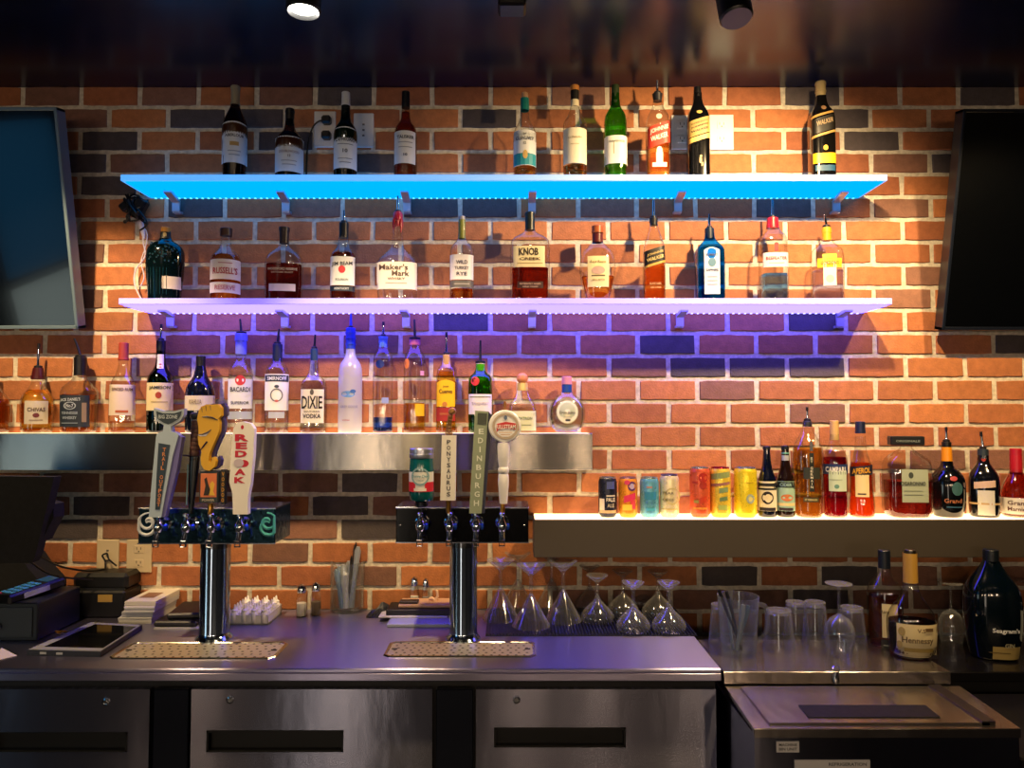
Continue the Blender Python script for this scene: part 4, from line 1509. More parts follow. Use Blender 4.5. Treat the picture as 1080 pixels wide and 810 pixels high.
can(760, 10.6, 492.5, 'f0d048', 'c83058', 'tall yellow and green striped can with red lid',
    [('r', 0, 501, 19, 6, .15, '8a9c60'), ('r', 0, 510, 19, 3, .15, '9a6a60'), ('r', 3, 516, 9, 5, .15, '7a9468'), ('r', 3, 525, 8, 4, .15, '607c50'), ('r', 2, 534, 9, 5, 0, '9cac50')], tall=True)
can(786.5, 11.8, 492.5, 'f4dc2c', 'b8b4c4', 'tall bright yellow can nearest the brown beer bottles',
    [('d', 4.6, 525, 4, 5, '9cac9c'), ('d', 4.6, 525, 2, 2.6, 'd8d080'), ('r', 4, 508, 8, 1.2, 0, 'c8b020')], tall=True)


def stripes(t, m, zpy, surf, rad):
    pass


bottle(809.5, Y4, ZL2, [(543, 9.8), (515, 9.8), (506, 9.2), (498, 6.6), (490, 4.6), (480, 3.8), (474, 3.6)],
       'small dark beer bottle with black and cream label, left of the pair', ('paint', '070c1c'), None, None, name='beer_bottle', cap=(474, 470.5, 4, 3.8, '1a1c24'),
       labels=[(507, 538, 9.4, 'e8ddbc', [('r', 0, 510.5, 18, 3, 0, '15161c'), ('r', 0, 515, 18, 2, 0, '15161c'), ('d', 0, 524, 6, 6.6, '241f1c'), ('d', .6, 524.5, 3.6, 4.4, 'e6d8b0'), ('r', 0, 536, 16, 3.4, 0, '201c1c')])], group=G4)
bottle(829, Y4, ZL2, [(543, 9.4), (515, 9.4), (505, 8.8), (497, 6.2), (489, 4.8), (480, 4), (474, 3.8)],
       'small brown beer bottle with pale teal label, right of the pair', ('paint', '1b0e0c'), None, None, name='beer_bottle', cap=(474, 470, 4.1, 3.8, '141820'),
       labels=[(507, 538, 9.1, 'a8cdb6', [('r', 0, 510.5, 17.6, 6, 0, '1f2c30'), ('t', 'CIDER', 0, 510.5, 12, 3.4, '9ac0b4'), ('d', 1, 524, 6, 3.6, 'd07a44'), ('r', 0, 531, 17, 3, 0, 'e4cf94'), ('r', 0, 536, 14, 3, 0, '30242c')]),
               (480, 485.5, 3.6, 'a8aeb4', []), (477, 478.5, 4, '6ab0a8', [])], group=G4)
bottle(853, Y4, ZL2, [(543, 13.6), (530, 13.8), (500, 15), (480, 15.6), (470, 14.4), (462, 10), (456, 6.4), (450, 5), (446, 4.4)],
       'tall faceted golden liqueur bottle with black cross-shaped label', CLEAR, (.96, .62, .10), 472, n=2.4,
       cap=(450, 444, 4.8, 4.4, '30303a'), pour=('mb', 430, 3.6, 0),
       marks=[('r', 3, 497, 4.6, 40, 0, '20241e'), ('r', 3, 498, 16, 12, 0, '30342a'), ('v', 'ST GERMAIN', 3, 481, 514, 2.4, 'd8d4b8'), ('r', 2, 525.5, 15, 5, 0, '4a4224'), ('t', 'ST GERMAIN', 2, 525.5, 12, 2, 'd8c890'), ('r', 3, 470, 3, 10, 0, '1c2020')], group=G4)
bottle(881.5, Y4, ZL2, [(543, 12), (530, 12.2), (500, 12.4), (484, 12.6), (477, 10.6), (471, 6.6), (464, 4.8), (458, 4.6)],
       'clear bottle of crimson aperitif with navy-lettered label and gold cap', CLEAR, (.55, .01, .06), 482,
       cap=(464, 443.5, 4.6, 4.4, 'd8b070'),
       labels=[(495.5, 517, 8.6, 'cfe0cc', [('d', 1, 512, 2.4, 2.2, '6a9a8c'), ('r', 0, 505, 13, .9, 0, 'a8bca8')], {'dx': 2}),
               (489, 499.5, 12.0, '25386a', [('t', 'CAMPARI', 0, 494.3, 22, 5.6, 'f2f2f2')])], group=G4)
bottle(909, Y4, ZL2, [(543, 13), (532, 12.8), (512, 11), (500, 11), (490, 10.8), (484, 8), (476, 6), (466, 5.2), (460, 5)],
       'clear bottle of bright orange-red aperitif with slanted navy banner label', CLEAR, (.98, .16, .02), 488,
       cap=(457, 444.5, 5, 5, '1c2440', [(457, 454, 5.2)]),
       labels=[(500, 523, 6.6, 'f0d8a0', [('r', 0, 520, 8, 1.6, 0, '4a3a3a')], {'dx': .5}),
               (491, 501, 11, '1d2036', [('s', 'APEROL', 0, 495.7, 20, 6, .12, 'f0b030')], {'slope': .12})], group=G4)


def disaronno_cap(t, m, zpy, surf, rad):
    b = MB().box((-17 * m, -.018, zpy(469.5)), (17 * m, .018, zpy(460)), bev=.003)
    c = b.build('wide_square_cap', paint('15181c', .35), t)
    items([('t', 'ORIGINALE', 0, 465, 24, 2.4, '7f8a84')], c, zpy, m, lambda X, z: -.0182, .0004)


bottle(957, Y4, ZL2, [(543, 20), (538, 22), (520, 22.2), (495, 22), (485, 20.4), (478, 13), (474, 6), (470, 5)],
       'broad square decanter of amaretto with wide black cap and grey label', CLEAR, (.42, .05, .05), 507, n=5, dr=.75,
       labels=[(494, 528, 13, 'a9b39c', [('d', -2, 500, 2.4, 3.2, '3c443c'), ('t', 'DISARONNO', 0, 508.5, 24, 4.4, '2c3430'), ('r', 0, 516, 18, .8, 0, '8c9682'), ('r', 0, 520, 18, .8, 0, '8c9682')], {'dx': 2})],
       extra=disaronno_cap, group=G4)
bottle(1000, Y4, ZL2, [(543, 14), (535, 16.5), (515, 17), (504, 16.4), (496, 11), (492, 6.4), (488, 5.8), (484, 4.8), (478, 4.6)],
       'black bulbous liqueur bottle with orange neck band', ('paint', '07090d'), None, None,
       cap=(472, 466, 4.6, 4.6, '15130f'), foil=(487, 471.5, 5.2, 4.7, 'e8941c'), pour=('mb', 451, 3.4, 0),
       marks=[('t', 'Grand', 4, 526.5, 16, 4.6, 'b06a48'), ('d', 8, 514, 5, 7, '3a6468'), ('r', 5, 533, 14, 1, 0, '3a6a8c'), ('d', 5, 503.5, 3.4, 2.4, 'a83838')], group=G4)
bottle(1038.5, Y4, ZL2, [(543, 13.8), (530, 14.4), (508, 14.6), (500, 13.4), (493, 9), (488, 5.6), (480, 5.2)],
       'dark liqueur bottle with red neck ribbon and white paper tag', ('paint', '0b0c14'), None, None, n=2.8,
       cap=(484, 473.5, 5.2, 5.2, '2c3840'), foil=(494, 483.5, 5.6, 5.5, 'a83020'), pour=('mb', 456, 3.2, -1.5),
       labels=[(516, 542, 7.6, 'ddd8cc', [], {'dx': 1}), (506.5, 513.5, 9.6, 'd8b8a0', [], {'dx': 0, 'slope': .12}), (529, 531, 13.8, 'c8a878', [])], group=G4)
bottle(1073, Y4, ZL2, [(543, 14), (530, 16), (515, 14.5), (505, 10), (498, 6), (490, 5.4), (484, 5.2)],
       'red-ribboned liqueur bottle with white oblong label at the far right', CLEAR, (.35, .03, .02), 496,
       cap=(480.5, 473, 5.6, 5.6, 'b81c2c'), foil=(500, 480, 5.6, 5.6, 'c01c2c'),
       labels=[(481, 488, 5.8, 'e2d8d4', []), (524, 541, 14.6, 'e8e2dc', [('t', 'Grand', 0, 529, 18, 4.6, '5a3a3c'), ('t', 'Marnier', 0, 535.5, 18, 4.2, '5a3a3c')])], group=G4)

# ================================================================== BEER TOWERS
def tower(cx, colw, bx0, bx1, by0, by1, Yc, taps, label, boxm, art):
    base = atY(cx, 672, Yc)
    t = thing('beer_tower', label, 'beer tower', (base.x, Yc, ZCT), 'beer towers on the worktop')
    YB = Yc - .075
    a, b = atY(bx0, by0, YB), atY(bx1, by1, YB)
    ox, oy, oz = t.location
    ztop, zbot = a.z - oz, b.z - oz
    x0, x1 = a.x - ox, b.x - ox
    r = colw * mpp(cx, 620, Yc)
    m = MB()
    m.lathe([(r * 1.25, 0), (r * 1.25, .004), (r * 1.15, .009), (r * 1.05, .014), (r, .022), (r, zbot + .01)], 48)
    m.build('column', paint('b4c8e2', .10, 1.0, name='tower_chrome', bscale=4), t)
    MB().lathe([(r * 1.03, zbot - .022), (r * 1.03, zbot - .002)], 48).build('column_collar', DKCHROME, t)
    MB().box((x0, -.075, zbot), (x1, .075, ztop), bev=.003).build('tap_housing', boxm, t)
    MB().box((x0 - .001, -.0765, ztop - .003), (x1 + .001, .0765, ztop + .001), bev=.001).build('top_edge_trim', paint('b8bcc8', .2, 1.0), t)
    MB().box((x0 - .001, -.0765, zbot - .001), (x1 + .001, -.073, zbot + .002)).build('bottom_edge_trim', paint('b8bcc8', .2, 1.0), t)
    if art:
        def sf(X, Z): return -.0755
        mm = mpp(cx, 550, YB)
        for sgn, col, ex in ((-1, 'dfe4ea', x0 + .030), (1, '4fb0b4', x1 - .022)):
            q = MB()
            for k in range(2):
                pts = []
                for i in range(22):
                    g = i / 21 * 2.2 * PI + k
                    rr = (.005 + .0030 * g) * (1 if k == 0 else 1.35)
                    X, Z = ex + sgn * rr * math.cos(g), (zbot + ztop) / 2 + .012 * (1 - k) + rr * math.sin(g)
                    X = min(max(X, x0 + .003), x1 - .003)
                    Z = min(max(Z, zbot + .004), ztop - .005)
                    pts.append((X, -.0752, Z))
                q.tube(pts, [.0025 + .003 * math.sin(PI * i / 21) for i in range(22)], 6)
            q.build('painted_swirl', paint(col, .3), t)
    else:
        for X in (x0 + .012, x1 - .012):
            MB().lathe([(.005, 0), (.004, .003), (.001, .004)], 14, M=Matrix.Translation((X, -.075, (zbot + ztop) / 2)) @ Matrix.Rotation(PI / 2, 4, 'X')).build('screw', CHROME, t)
    # faucets
    zf = (ztop + zbot) / 2 + .004
    for px in taps:
        X = atY(px, 550, YB - .05).x - ox
        f = MB()
        R = Matrix.Translation((X, -.075, zf + .004)) @ Matrix.Rotation(PI / 2, 4, 'X')
        f.lathe([(.020, 0), (.020, .004), (.014, .007), (.012, .012), (.012, .022), (.016, .024), (.016, .034), (.012, .037)], 24, M=R)
        # body: ball and stem up to the lever
        f.lathe([(.004, -.020), (.010, -.015), (.0135, -.006), (.014, .002), (.011, .012), (.007, .018), (.006, .028), (.009, .031), (.009, .036), (.005, .039)],
                22, c=(X, -.118, zf))
        fo = f.build('faucet', CHROME, t)
        s = MB()
        s.tube([(X, -.118, zf - .010), (X, -.124, zf - .025), (X, -.130, zf - .040)], [.009, .0075, .0085], 16)
        # square loop at the outlet
        lw, lh, lt = .0085, .0095, .0022
        zz = zf - .046
        for A, B in (((X - lw, zz + lh), (X + lw, zz + lh - lt)), ((X - lw, zz - lh), (X + lw, zz - lh + lt)),
                     ((X - lw, zz - lh), (X - lw + lt, zz + lh)), ((X + lw - lt, zz - lh), (X + lw, zz + lh))):
            s.box((A[0], -.139, A[1]), (B[0], -.130, B[1]), bev=.0005)
        s.build('spout', paint('b8c4e0', .12, 1.0), fo)
        MB().lathe([(.011, 0), (.009, .006), (.004, .008)], 8, M=Matrix.Translation((X + .014, -.108, zf - .004)) @ Matrix.Rotation(PI / 2, 4, 'Y')).build(
            'side_knob', paint('2a4fb8', .2, .6), fo)
    return t


YT = -.335
tower(226, 15.2, 146, 290, 536, 573.5, YT, (166, 195, 222, 252), 'left chrome beer tower with swirl-painted tap box', paint('35586c', .14, .9, bump=.5, name='dark_mirror_steel', bscale=40), True)
tower(488.5, 14.6, 417.5, 557.5, 535, 572.5, YT, (443, 474, 502, 529.5), 'right chrome beer tower with plain black tap box', paint('07080c', .12, coat=.4, name='black_mirror', bscale=5), False)
YH = YT - .118          # plane of the tap handles
HG = 'beer tap handles'


def hz(px, py, Y=None):
    p = atY(px, py, YH if Y is None else Y)
    return p.x, p.z


def handle(cx, pyb, label):
    p = hz(cx, pyb)
    t = thing('beer_tap_handle', label, 'tap handle', (p[0], YH, p[1]), HG)
    m = mpp(cx, pyb, YH)
    zpy = lambda py: atY(cx, py, YH).z - p[1]
    xpx = lambda px: (px - cx) * m
    return t, m, zpy, xpx


def outl(pts, zpy, xpx, s=1.0):
    return [(xpx(a), zpy(b)) for a, b in pts]


# 1: pale tapering handle with a shield head
t, m, zp, xp = handle(165, 545, 'pale blue tapering tap handle with winged shield top and orange vertical lettering')
MB().prism(outl([(159, 545), (172, 545), (176, 520), (183, 480), (188.5, 459), (186, 456), (181, 455), (180, 448), (173, 448), (172, 455), (166, 457), (165, 461), (162, 500)], zp, xp), -.012, .012).build('handle_body', paint('b4c8dc', .35), t)
MB().prism(outl([(172, 545), (175.5, 545), (187, 495), (192, 461), (188.5, 459), (183, 480)], zp, xp), -.009, .012).build('handle_side', paint('6c66a8', .4), t)
MB().prism(outl([(165.8, 537), (170.5, 537), (180, 469), (168, 467), (166.5, 500)], zp, xp), -.0132, -.011).build('inset_panel', paint('22384a', .35), t)
h = MB().prism(outl([(162, 430.5), (172, 433.5), (184, 433.5), (194, 431), (193.5, 437), (190, 444), (182, 448.5), (177.5, 450.5), (172, 448), (164.5, 443.5), (162, 437)], zp, xp), -.011, .010).build('shield_head', paint('aebcc8', .3), t)
MB().prism(outl([(164.5, 433.5), (172, 436), (184, 436), (191.5, 433.5), (190.5, 438), (188, 442), (181.5, 446), (177.5, 447.5), (173, 446), (166, 441.5)], zp, xp), -.0122, -.010).build('shield_face', paint('283a46', .35), h)
items([('t', 'BIG ZONE', 12.5, 439.5, 20, 4, 'c8d4dc')], h, zp, m, lambda X, z: -.0124, .0004)
mb1 = MB()
for i, ch in enumerate('TRAIL OUTPOST'):
    if ch == ' ':
        continue
    py = 474 + i * 4.8
    px = 174.4 - (py - 474) * .088
    put_text(mb1, ch, xp(px), zp(py), 3.4 * m, 4.0 * m, lambda X, z: -.0134, .0005)
mb1.build('lettering', ink('e8955a'), t, smooth=False)

# 2: dagger handle
t, m, zp, xp = handle(198, 542, 'dark tap handle shaped like a dagger with a brown wrapped grip')
M2 = lambda pts: [(w_ * m, zp(p)) for p, w_ in pts]
sh = Matrix.Identity(4)
sh[0][2] = .055
grip = [(481, 5.6)]
for k in range(8):
    p = 479 - k * 4.6
    grip += [(p, 6.0), (p - 2.6, 6.0), (p - 3.4, 5.5)]
MB().lathe(M2(grip), 20, dr=.8, M=sh).build('wrapped_grip', paint('4c2a20', .5, bump=.3), t)
MB().lathe(M2([(543, 2.6), (538, 2.8), (500, 5.0), (484, 5.6), (482, 5.6)]), 20, dr=.6, M=sh).build('dagger_sheath', paint('0a0d12', .25), t)
g = MB()
g.tube([(-11 * m + .003, 0, zp(480.5)), (0, -.002, zp(481.5)), (11 * m + .003, 0, zp(480.5))], [.0018, .003, .0018], 10)
g.build('cross_guard', paint('1a1c22', .3, .7), t)
MB().lathe(M2([(442.5, 6.2), (440, 7.4), (436.5, 7.4), (435, 5.5)]), 20, M=sh).build('pommel', paint('0e0e12', .3), t)
MB().prism([(xp(194.6), zp(533)), (xp(195.8), zp(533)), (xp(196.6), zp(490)), (xp(195.2), zp(490))], -.0125, -.009).build('sheath_stripe', paint('5c7e8c', .4), t)
q = MB()
for dx in (-2.4, 3.4):
    q.lathe([(.0022, 0), (.0015, .001)], 10, M=Matrix.Translation((dx * m + .003, -.0135, zp(485))) @ Matrix.Rotation(PI / 2, 4, 'X'))
q.build('rivet', CHROME, t)

t.location.y += .02
# 3: yellow curled figure handle
t, m, zp, xp = handle(222, 544, 'yellow curling figure tap handle with purple edge over a small orange picture')
c5 = lambda pts: [(195 + a / 5.586, 415 + b / 5.586) for a, b in pts]
yl = c5([(82, 190), (74, 150), (82, 105), (96, 78), (128, 64), (166, 66), (196, 62), (214, 84), (216, 130), (200, 146), (206, 176), (204, 220), (188, 262), (166, 312), (150, 352), (146, 392), (156, 404), (166, 396), (164, 376), (176, 372), (188, 396), (182, 430), (152, 454), (120, 446), (102, 416), (98, 376), (104, 344), (86, 300), (80, 258), (84, 238)])
MB().prism(outl(yl, zp, xp), -.014, .004).build('yellow_figure', paint('dba818', .35), t)
bk = [(a + 3.6, b - .8) for a, b in yl]
MB().prism(outl(bk, zp, xp), .0042, .020).build('purple_backing', paint('2c2460', .35), t)
bd = MB()
for cv in ([(102, 138), (130, 136), (165, 142), (196, 156)], [(76, 242), (110, 240), (140, 228), (158, 212)], [(92, 340), (112, 312), (136, 282)]):
    pts = outl(c5(cv), zp, xp)
    bd.tube([(a, -.0142, b) for a, b in pts], [.0006, .0022, .0026, .0008][:len(pts)], 6)
for cv in ([(100, 84), (104, 112)], [(124, 74), (128, 104)], [(150, 72), (154, 100)]):
    pts = outl(c5(cv), zp, xp)
    bd.tube([(a, -.0142, b) for a, b in pts], [.0010, .0004], 6)
bd.build('dark_lines', paint('1c1640', .4), t)
MB().prism(outl(c5([(82, 244), (118, 236), (150, 226), (128, 250), (96, 252)]), zp, xp), -.0148, -.0138).build('white_streak', paint('e8e4ec', .4), t)
pf = MB().box((xp(211), -.010, zp(530)), (xp(231), .010, zp(496)), bev=.002).build('picture_block', paint('252f34', .4), t)
MB().box((xp(212.6), -.0112, zp(524)), (xp(229.4), -.0098, zp(499)), bev=.0004).build('orange_picture', paint('d87848', .45), pf)
q = MB()
q.prism(outl([(216, 522), (218, 512), (216.5, 505), (219, 503), (221, 511), (223, 516), (222, 522)], zp, xp), -.0118, -.011)
q.build('dark_motif', ink('2a2018'), pf)
q = MB().prism(outl([(221, 522), (223, 516), (222.6, 510), (225, 507), (227.4, 510), (226, 518), (228, 522)], zp, xp), -.0118, -.011).build('yellow_motif', ink('e4b83c'), pf)
items([('t', 'POWER', -1, 527, 13, 2.6, 'b8b09c')], pf, zp, m, lambda X, z: -.0102, .0004)
sb = MB().box((xp(233), -.004, zp(532)), (xp(237.6), .012, zp(495)), bev=.001).build('side_plate', paint('15140f', .4), t)
items([('v', 'VOODOO', 13.3, 497, 530, 2.8, 'd89a30')], sb, zp, m, lambda X, z: -.0042, .0004)
MB().lathe([(.006, zp(545)), (.008, zp(543)), (.008, zp(534)), (.006, zp(531))], 14).build('ferrule', BRASS, t)

# 4: white paddle
t, m, zp, xp = handle(254.5, 545, 'white paddle tap handle with large red stacked letters')
o4 = [(247, 542), (262.5, 542), (262.5, 523), (265, 511), (267.5, 480), (268, 452), (264, 446.5), (256, 444.5), (250, 446), (246, 452), (244, 485), (242.5, 508), (246, 520)]
MB().prism(outl(o4, zp, xp), -.010, .012).build('paddle', paint('efece8', .3), t)
lt = MB()
for ch, py, wd, hh in (('R', 461.5, 14.5, 7.5), ('E', 470, 12, 7), ('D', 478.5, 12.5, 7), ('A', 497.5, 11.5, 6.8), ('K', 506, 11.5, 6.4)):
    put_text(lt, ch, xp(255.2 - (py - 461) * .035), zp(py), wd * m, hh * m, lambda X, z: -.0102, .0005, bold=.05)
put_disc(lt, xp(257.5), zp(488.6), 5.4 * m, 3.8 * m, lambda X, z: -.0102, .0004)
put_disc(lt, xp(255.6), zp(450.5), 1.6 * m, 2.2 * m, lambda X, z: -.0102, .0004)
lt.build('red_lettering', ink('c4203c'), t, smooth=False)
q = MB()
put_disc(q, xp(252.5), zp(488), 5.4 * m, 4.4 * m, lambda X, z: -.0102, .0009)
q.build('emblem', ink('c9bccb'), t, smooth=False)

# 5: jar handle
t, m, zp, xp = handle(444.5, 531, 'tap handle made of a teal glass jar with silver lid and red and white label')
jar = [(527.5, 11.5), (525, 13), (505, 13.2), (490, 12.8), (483, 12), (480, 11.6)]
R5 = lambda L: [(w_ * m, zp(p)) for p, w_ in L]
MB().lathe(chaikin(R5(jar), 1), 30).build('jar', paint('0b5a60', .12, coat=.5, name='teal_glass'), t)
MB().lathe(R5([(483, 12.6), (482, 13), (478.6, 13), (478, 12.4), (477.5, 12.8), (473.5, 12.8), (472.8, 12.2)]), 30).build('jar_lid', paint('b4b8cc', .3, .8), t)


def sj(X, z):
    q_ = min(.998, abs(X / (13.2 * m)))
    return -13.2 * m * math.sqrt(1 - q_ * q_)


lb = MB()
put_patch(lb, -13 * m, 13 * m, zp(517.5), zp(497), sj, .0006)
lo = lb.build('paper_label', paint('e2e4e2', .45), t)
items([('r', -9, 512.5, 8, 10, 0, 'cf1f38'), ('r', 9, 512.5, 8, 10, 0, 'cf1f38'), ('r', 0, 515.8, 22, 3.6, 0, 'cf1f38'), ('r', 0, 515.3, 13, 3, 0, 'ece4e0'),
       ('o', 0, 501.5, 9.4, 9.4, '8ab0bc'), ('t', 'Sunny Day', 0, 501.5, 16, 3.4, '4a98ac'), ('t', 'CREAM', 0, 505.8, 7, 1.5, '7a9aa4')], lo, zp, m, sj, .0011)
MB().lathe(R5([(535, 4), (533, 7), (529, 7.4), (527, 5)]), 18).build('ferrule', DKCHROME, t)

# 6: white board handle with gold animal bone figure on top
t, m, zp, xp = handle(473, 541, 'flat white tap handle with small vertical letters and a gold skeletal neck on top')
MB().prism(outl([(464.5, 527.5), (480.5, 527.5), (481, 459), (466, 459)], zp, xp), -.009, .009).build('board', paint('e6e2da', .35), t)
items([('v', 'PONYSAURUS', .3, 463, 524, 4, '3a3c48')], t, zp, m, lambda X, z: -.009, .0004)
MB().lathe([(.006, zp(541)), (.0075, zp(538)), (.0075, zp(530)), (.0095, zp(527.5))], 14).build('ferrule', BRASS, t)
q = MB()
for dx in (-3.4, -1, 1.4, 3.6):
    q.tube([(dx * m, 0, zp(459)), ((dx * .6) * m, -.002, zp(452)), ((dx * .5 + .6) * m, -.003, zp(445)), ((dx * .6 + 2.2) * m, -.004, zp(438))], [.0022, .0016, .0016, .0022], 8)
for k in range(6):
    q.lathe([(.002, 0), (.007, .001), (.007, .003), (.002, .004)], 12, c=((.3 + k * .4) * m, -.002, zp(458 - k * 3.6)))
q.lathe([(.001, -.011), (.008, -.008), (.011, 0), (.009, .009), (.002, .012)], 16, dr=.7, M=Matrix.Translation((xp(476.5), -.004, zp(434))) @ Matrix.Rotation(.9, 4, 'Y'))
q.build('skeletal_neck', paint('a87a44', .3, .6), t)

# 7: grey-green plank handle
t, m, zp, xp = handle(500, 544, 'tall grey-green plank tap handle with pale vertical letters, tallest on the right tower')
MB().prism(outl([(495, 541), (508, 541), (515, 434), (501, 433)], zp, xp), -.010, .004).build('plank', paint('8f9c86', .5, bump=.3, bscale=30), t)
MB().prism(outl([(508, 541), (511, 541), (519.5, 439), (515, 434)], zp, xp), -.006, .010).build('dark_side', paint('1c2240', .4), t)
MB().prism(outl([(503.5, 447), (513, 447.5), (513.8, 436), (504, 435.5)], zp, xp), -.0112, -.009).build('top_badge', paint('3e463c', .4), t)
q = MB()
for i, ch in enumerate('EDINBURGH'):
    py = 455 + i * 9.4
    put_text(q, ch, xp(507.5 - (py - 455) * .065), zp(py), 5.4 * m, 5.8 * m, lambda X, z: -.0102, .0005)
q.build('lettering', ink('dfe6da'), t, smooth=False)
MB().lathe([(.006, zp(545)), (.0075, zp(543)), (.0075, zp(540))], 14).build('ferrule', DKCHROME, t)

# 8: turned white handle with round sign
t, m, zp, xp = handle(530, 543, 'turned white tap handle topped by a round white sign with a red banner')
MB().lathe([(w_ * m, zp(p)) for p, w_ in [(531, 4.2), (527, 4.4), (518, 5.2), (508, 5.8), (501, 5.4), (499.5, 4.8), (498, 5.8), (494, 5.8), (492.5, 4.8), (484, 6), (470, 6.6), (467, 6.2)]], 24, c=(1 * m, 0, 0)).build('turned_shaft', paint('e9e8ec', .3), t)
MB().lathe([(.0055, zp(543)), (.0065, zp(541)), (.0065, zp(531))], 14).build('ferrule', BRASS, t)
RX = Matrix.Translation((xp(532.5), .008, zp(449.5))) @ Matrix.Rotation(PI / 2, 4, 'X')
sg = MB().lathe([(16.0 * m, 0), (17.2 * m, .003), (17.2 * m, .019), (15.8 * m, .022)], 40, M=RX).build('round_sign', paint('e6e6ea', .3), t)
ff = lambda X, z: -.0142
items([('o', 3.2, 449.5, 14, 14, 'b8a898'), ('t', 'FULLSTEAM', 3.2, 450, 21, 4.6, 'f4ece8'), ('d', 3.2, 440.5, 1.8, 2.4, '5c7090'), ('r', 3.2, 456, 14, .9, 0, 'c8a890'), ('r', 3.2, 458.5, 10, .9, 0, 'c8a890')], sg, zp, m, ff, .0010)
q = MB()
cc = [(523, 447), (534 - 1, 444.8), (546.5, 447), (546.5, 454), (543, 453), (533, 451.8), (525, 453), (523, 456)]
q.prism(outl([(a + 2.2 - 1.5, b) for a, b in cc], zp, xp), -.0150, -.0142)
q.build('red_banner', ink('c42a34'), sg)
MB().lathe([(.006, zp(434)), (.004, zp(430)), (.006, zp(427)), (.003, zp(423))], 12, c=(xp(532.5), .004, 0)).build('finial', paint('b07848', .3, .6), t)

# ================================================================== LEFT COUNTER ITEMS
ZC0 = ZCT + .0005


def on(px, py, Z=ZC0):
    return atZ(px, py, Z)


# POS terminal
YP = -.50
t = thing('pos_terminal', 'black point-of-sale monitor leaning back at the left edge', 'monitor', (on(-20, 640).x, -.40, ZC0))
ox, oy, oz = t.location
pm = [xz(a, b, YP) for a, b in [(-110, 501), (57, 503), (27, 590), (22, 597), (-110, 600)]]
sc = MB()
vs, n = [], len(pm)
for d_, gr in ((0, 0), (.035, .004)):
    for X, Zv in pm:
        vs.append((X - ox, YP - oy + d_ + (Zv - pm[1][1]) * -.18, Zv - oz))
sc.add(vs, [list(range(n)), list(range(2 * n - 1, n - 1, -1))] + [(i, (i + 1) % n, n + (i + 1) % n, n + i) for i in range(n)])
sc.build('monitor_screen', paint('010102', .95, name='monitor_black'), t, smooth=False)
# customer display on the back
cd = MB()
pc_ = [xz(a, b, YP + .07) for a, b in [(30, 570), (50, 528), (61, 531), (61, 545), (48, 570)]]
cd.prism([(a - ox, b - oz) for a, b in pc_], .0, .05, M=Matrix.Translation((0, YP + .05 - oy, 0)))
cd.build('customer_display', paint('020203', .95), t, smooth=False)
q = MB().box((xz(52, 548, YP + .07)[0] - ox, YP + .046 - oy, xz(52, 550, YP + .07)[1] - oz), (xz(54, 548, YP + .07)[0] - ox, YP + .0505 - oy, xz(52, 547, YP + .07)[1] - oz))
q.build('display_mark', WHITEP, t, smooth=False)
st = MB()
st.prism([(a - ox, max(b - oz, 0)) for a, b in [xz(*p, -.22) for p in [(-60, 655), (-60, 588), (22, 588), (30, 600), (46, 618), (46, 655)]]], -.22 - oy, -.10 - oy)
st.build('stand', paint('020203', .95), t, smooth=False)

# cash box + card reader
c0 = on(-60, 676)
Yf = c0.y
xa, xb = c0.x, atZ(39, 676, ZC0).x
ztop_ = atY(0, 636, Yf).z
t = thing('cash_box', 'dark grey lockable box at the front left with a framed door', 'box', ((xa + xb) / 2, Yf + .11, ZC0))
hx, h = (xb - xa) / 2, ztop_ - ZC0
MB().box((-hx, -.11, 0), (hx, .11, h), bev=.003).build('box_body', paint('1c2226', .4), t)
MB().box((-hx + .01, -.114, .012), (hx - .014, -.109, h - .012), bev=.001).build('door_panel', paint('2b3439', .45), t)
kx = atY(0, 660, Yf).x - t.location.x
MB().lathe([(.009, 0), (.010, .006), (.006, .014)], 16, M=Matrix.Translation((kx, -.114, h * .4)) @ Matrix.Rotation(PI / 2, 4, 'X')).build('lock_knob', DKCHROME, t)
bh = h
tx = t.location.x
ty = t.location.y
# card reader
p = atZ(34, 628, ZC0 + bh)
t = thing('card_reader', 'black card reader with blue keypad lying on the grey box', 'card reader', (p.x - .0, Yf + .095, ZC0 + bh))
R = Matrix.Rotation(-.42, 4, 'Z') @ Matrix.Rotation(.12, 4, 'X')
MB().box((-.040, -.095, .006), (.040, .085, .034), bev=.006, M=R).build('reader_body', paint('14161a', .35), t)
kb = MB()
for i in range(3):
    for j in range(5):
        kb.box((-.027 + i * .019, -.078 + j * .02, .034), (-.012 + i * .019, -.064 + j * .02, .0365), bev=.001, M=R)
kb.build('keypad', paint('3c86b8', .3), t)
MB().box((-.029, .032, .034), (.029, .075, .0355), M=R).build('reader_screen', paint('2a5a88', .15), t, smooth=False)
MB().box((-.027, -.093, .034), (-.012, -.081, .0362), M=R).build('red_key', paint('a83a5c', .3), t, smooth=False)
MB().box((.0402, -.05, .012), (.041, .03, .028), M=R).build('side_sticker', paint('b8bcd0', .4), t, smooth=False)

# second reader at the very edge, partly cut
p = on(4, 620)
t = thing('keypad_unit', 'dark blue keypad unit cut off by the left edge above the grey box', 'keypad', (p.x - .06, -.36, ZC0 + .0))
MB().box((-.06, -.04, 0), (.045, .04, .085), bev=.005).build('unit_body', paint('10151c', .4), t)
kb = MB()
for i in range(4):
    for j in range(3):
        kb.box((-.035 + i * .018, -.0425, .035 + j * .014), (-.022 + i * .018, -.040, .045 + j * .014), bev=.0008)
kb.build('keys', paint('33577a', .4), t)

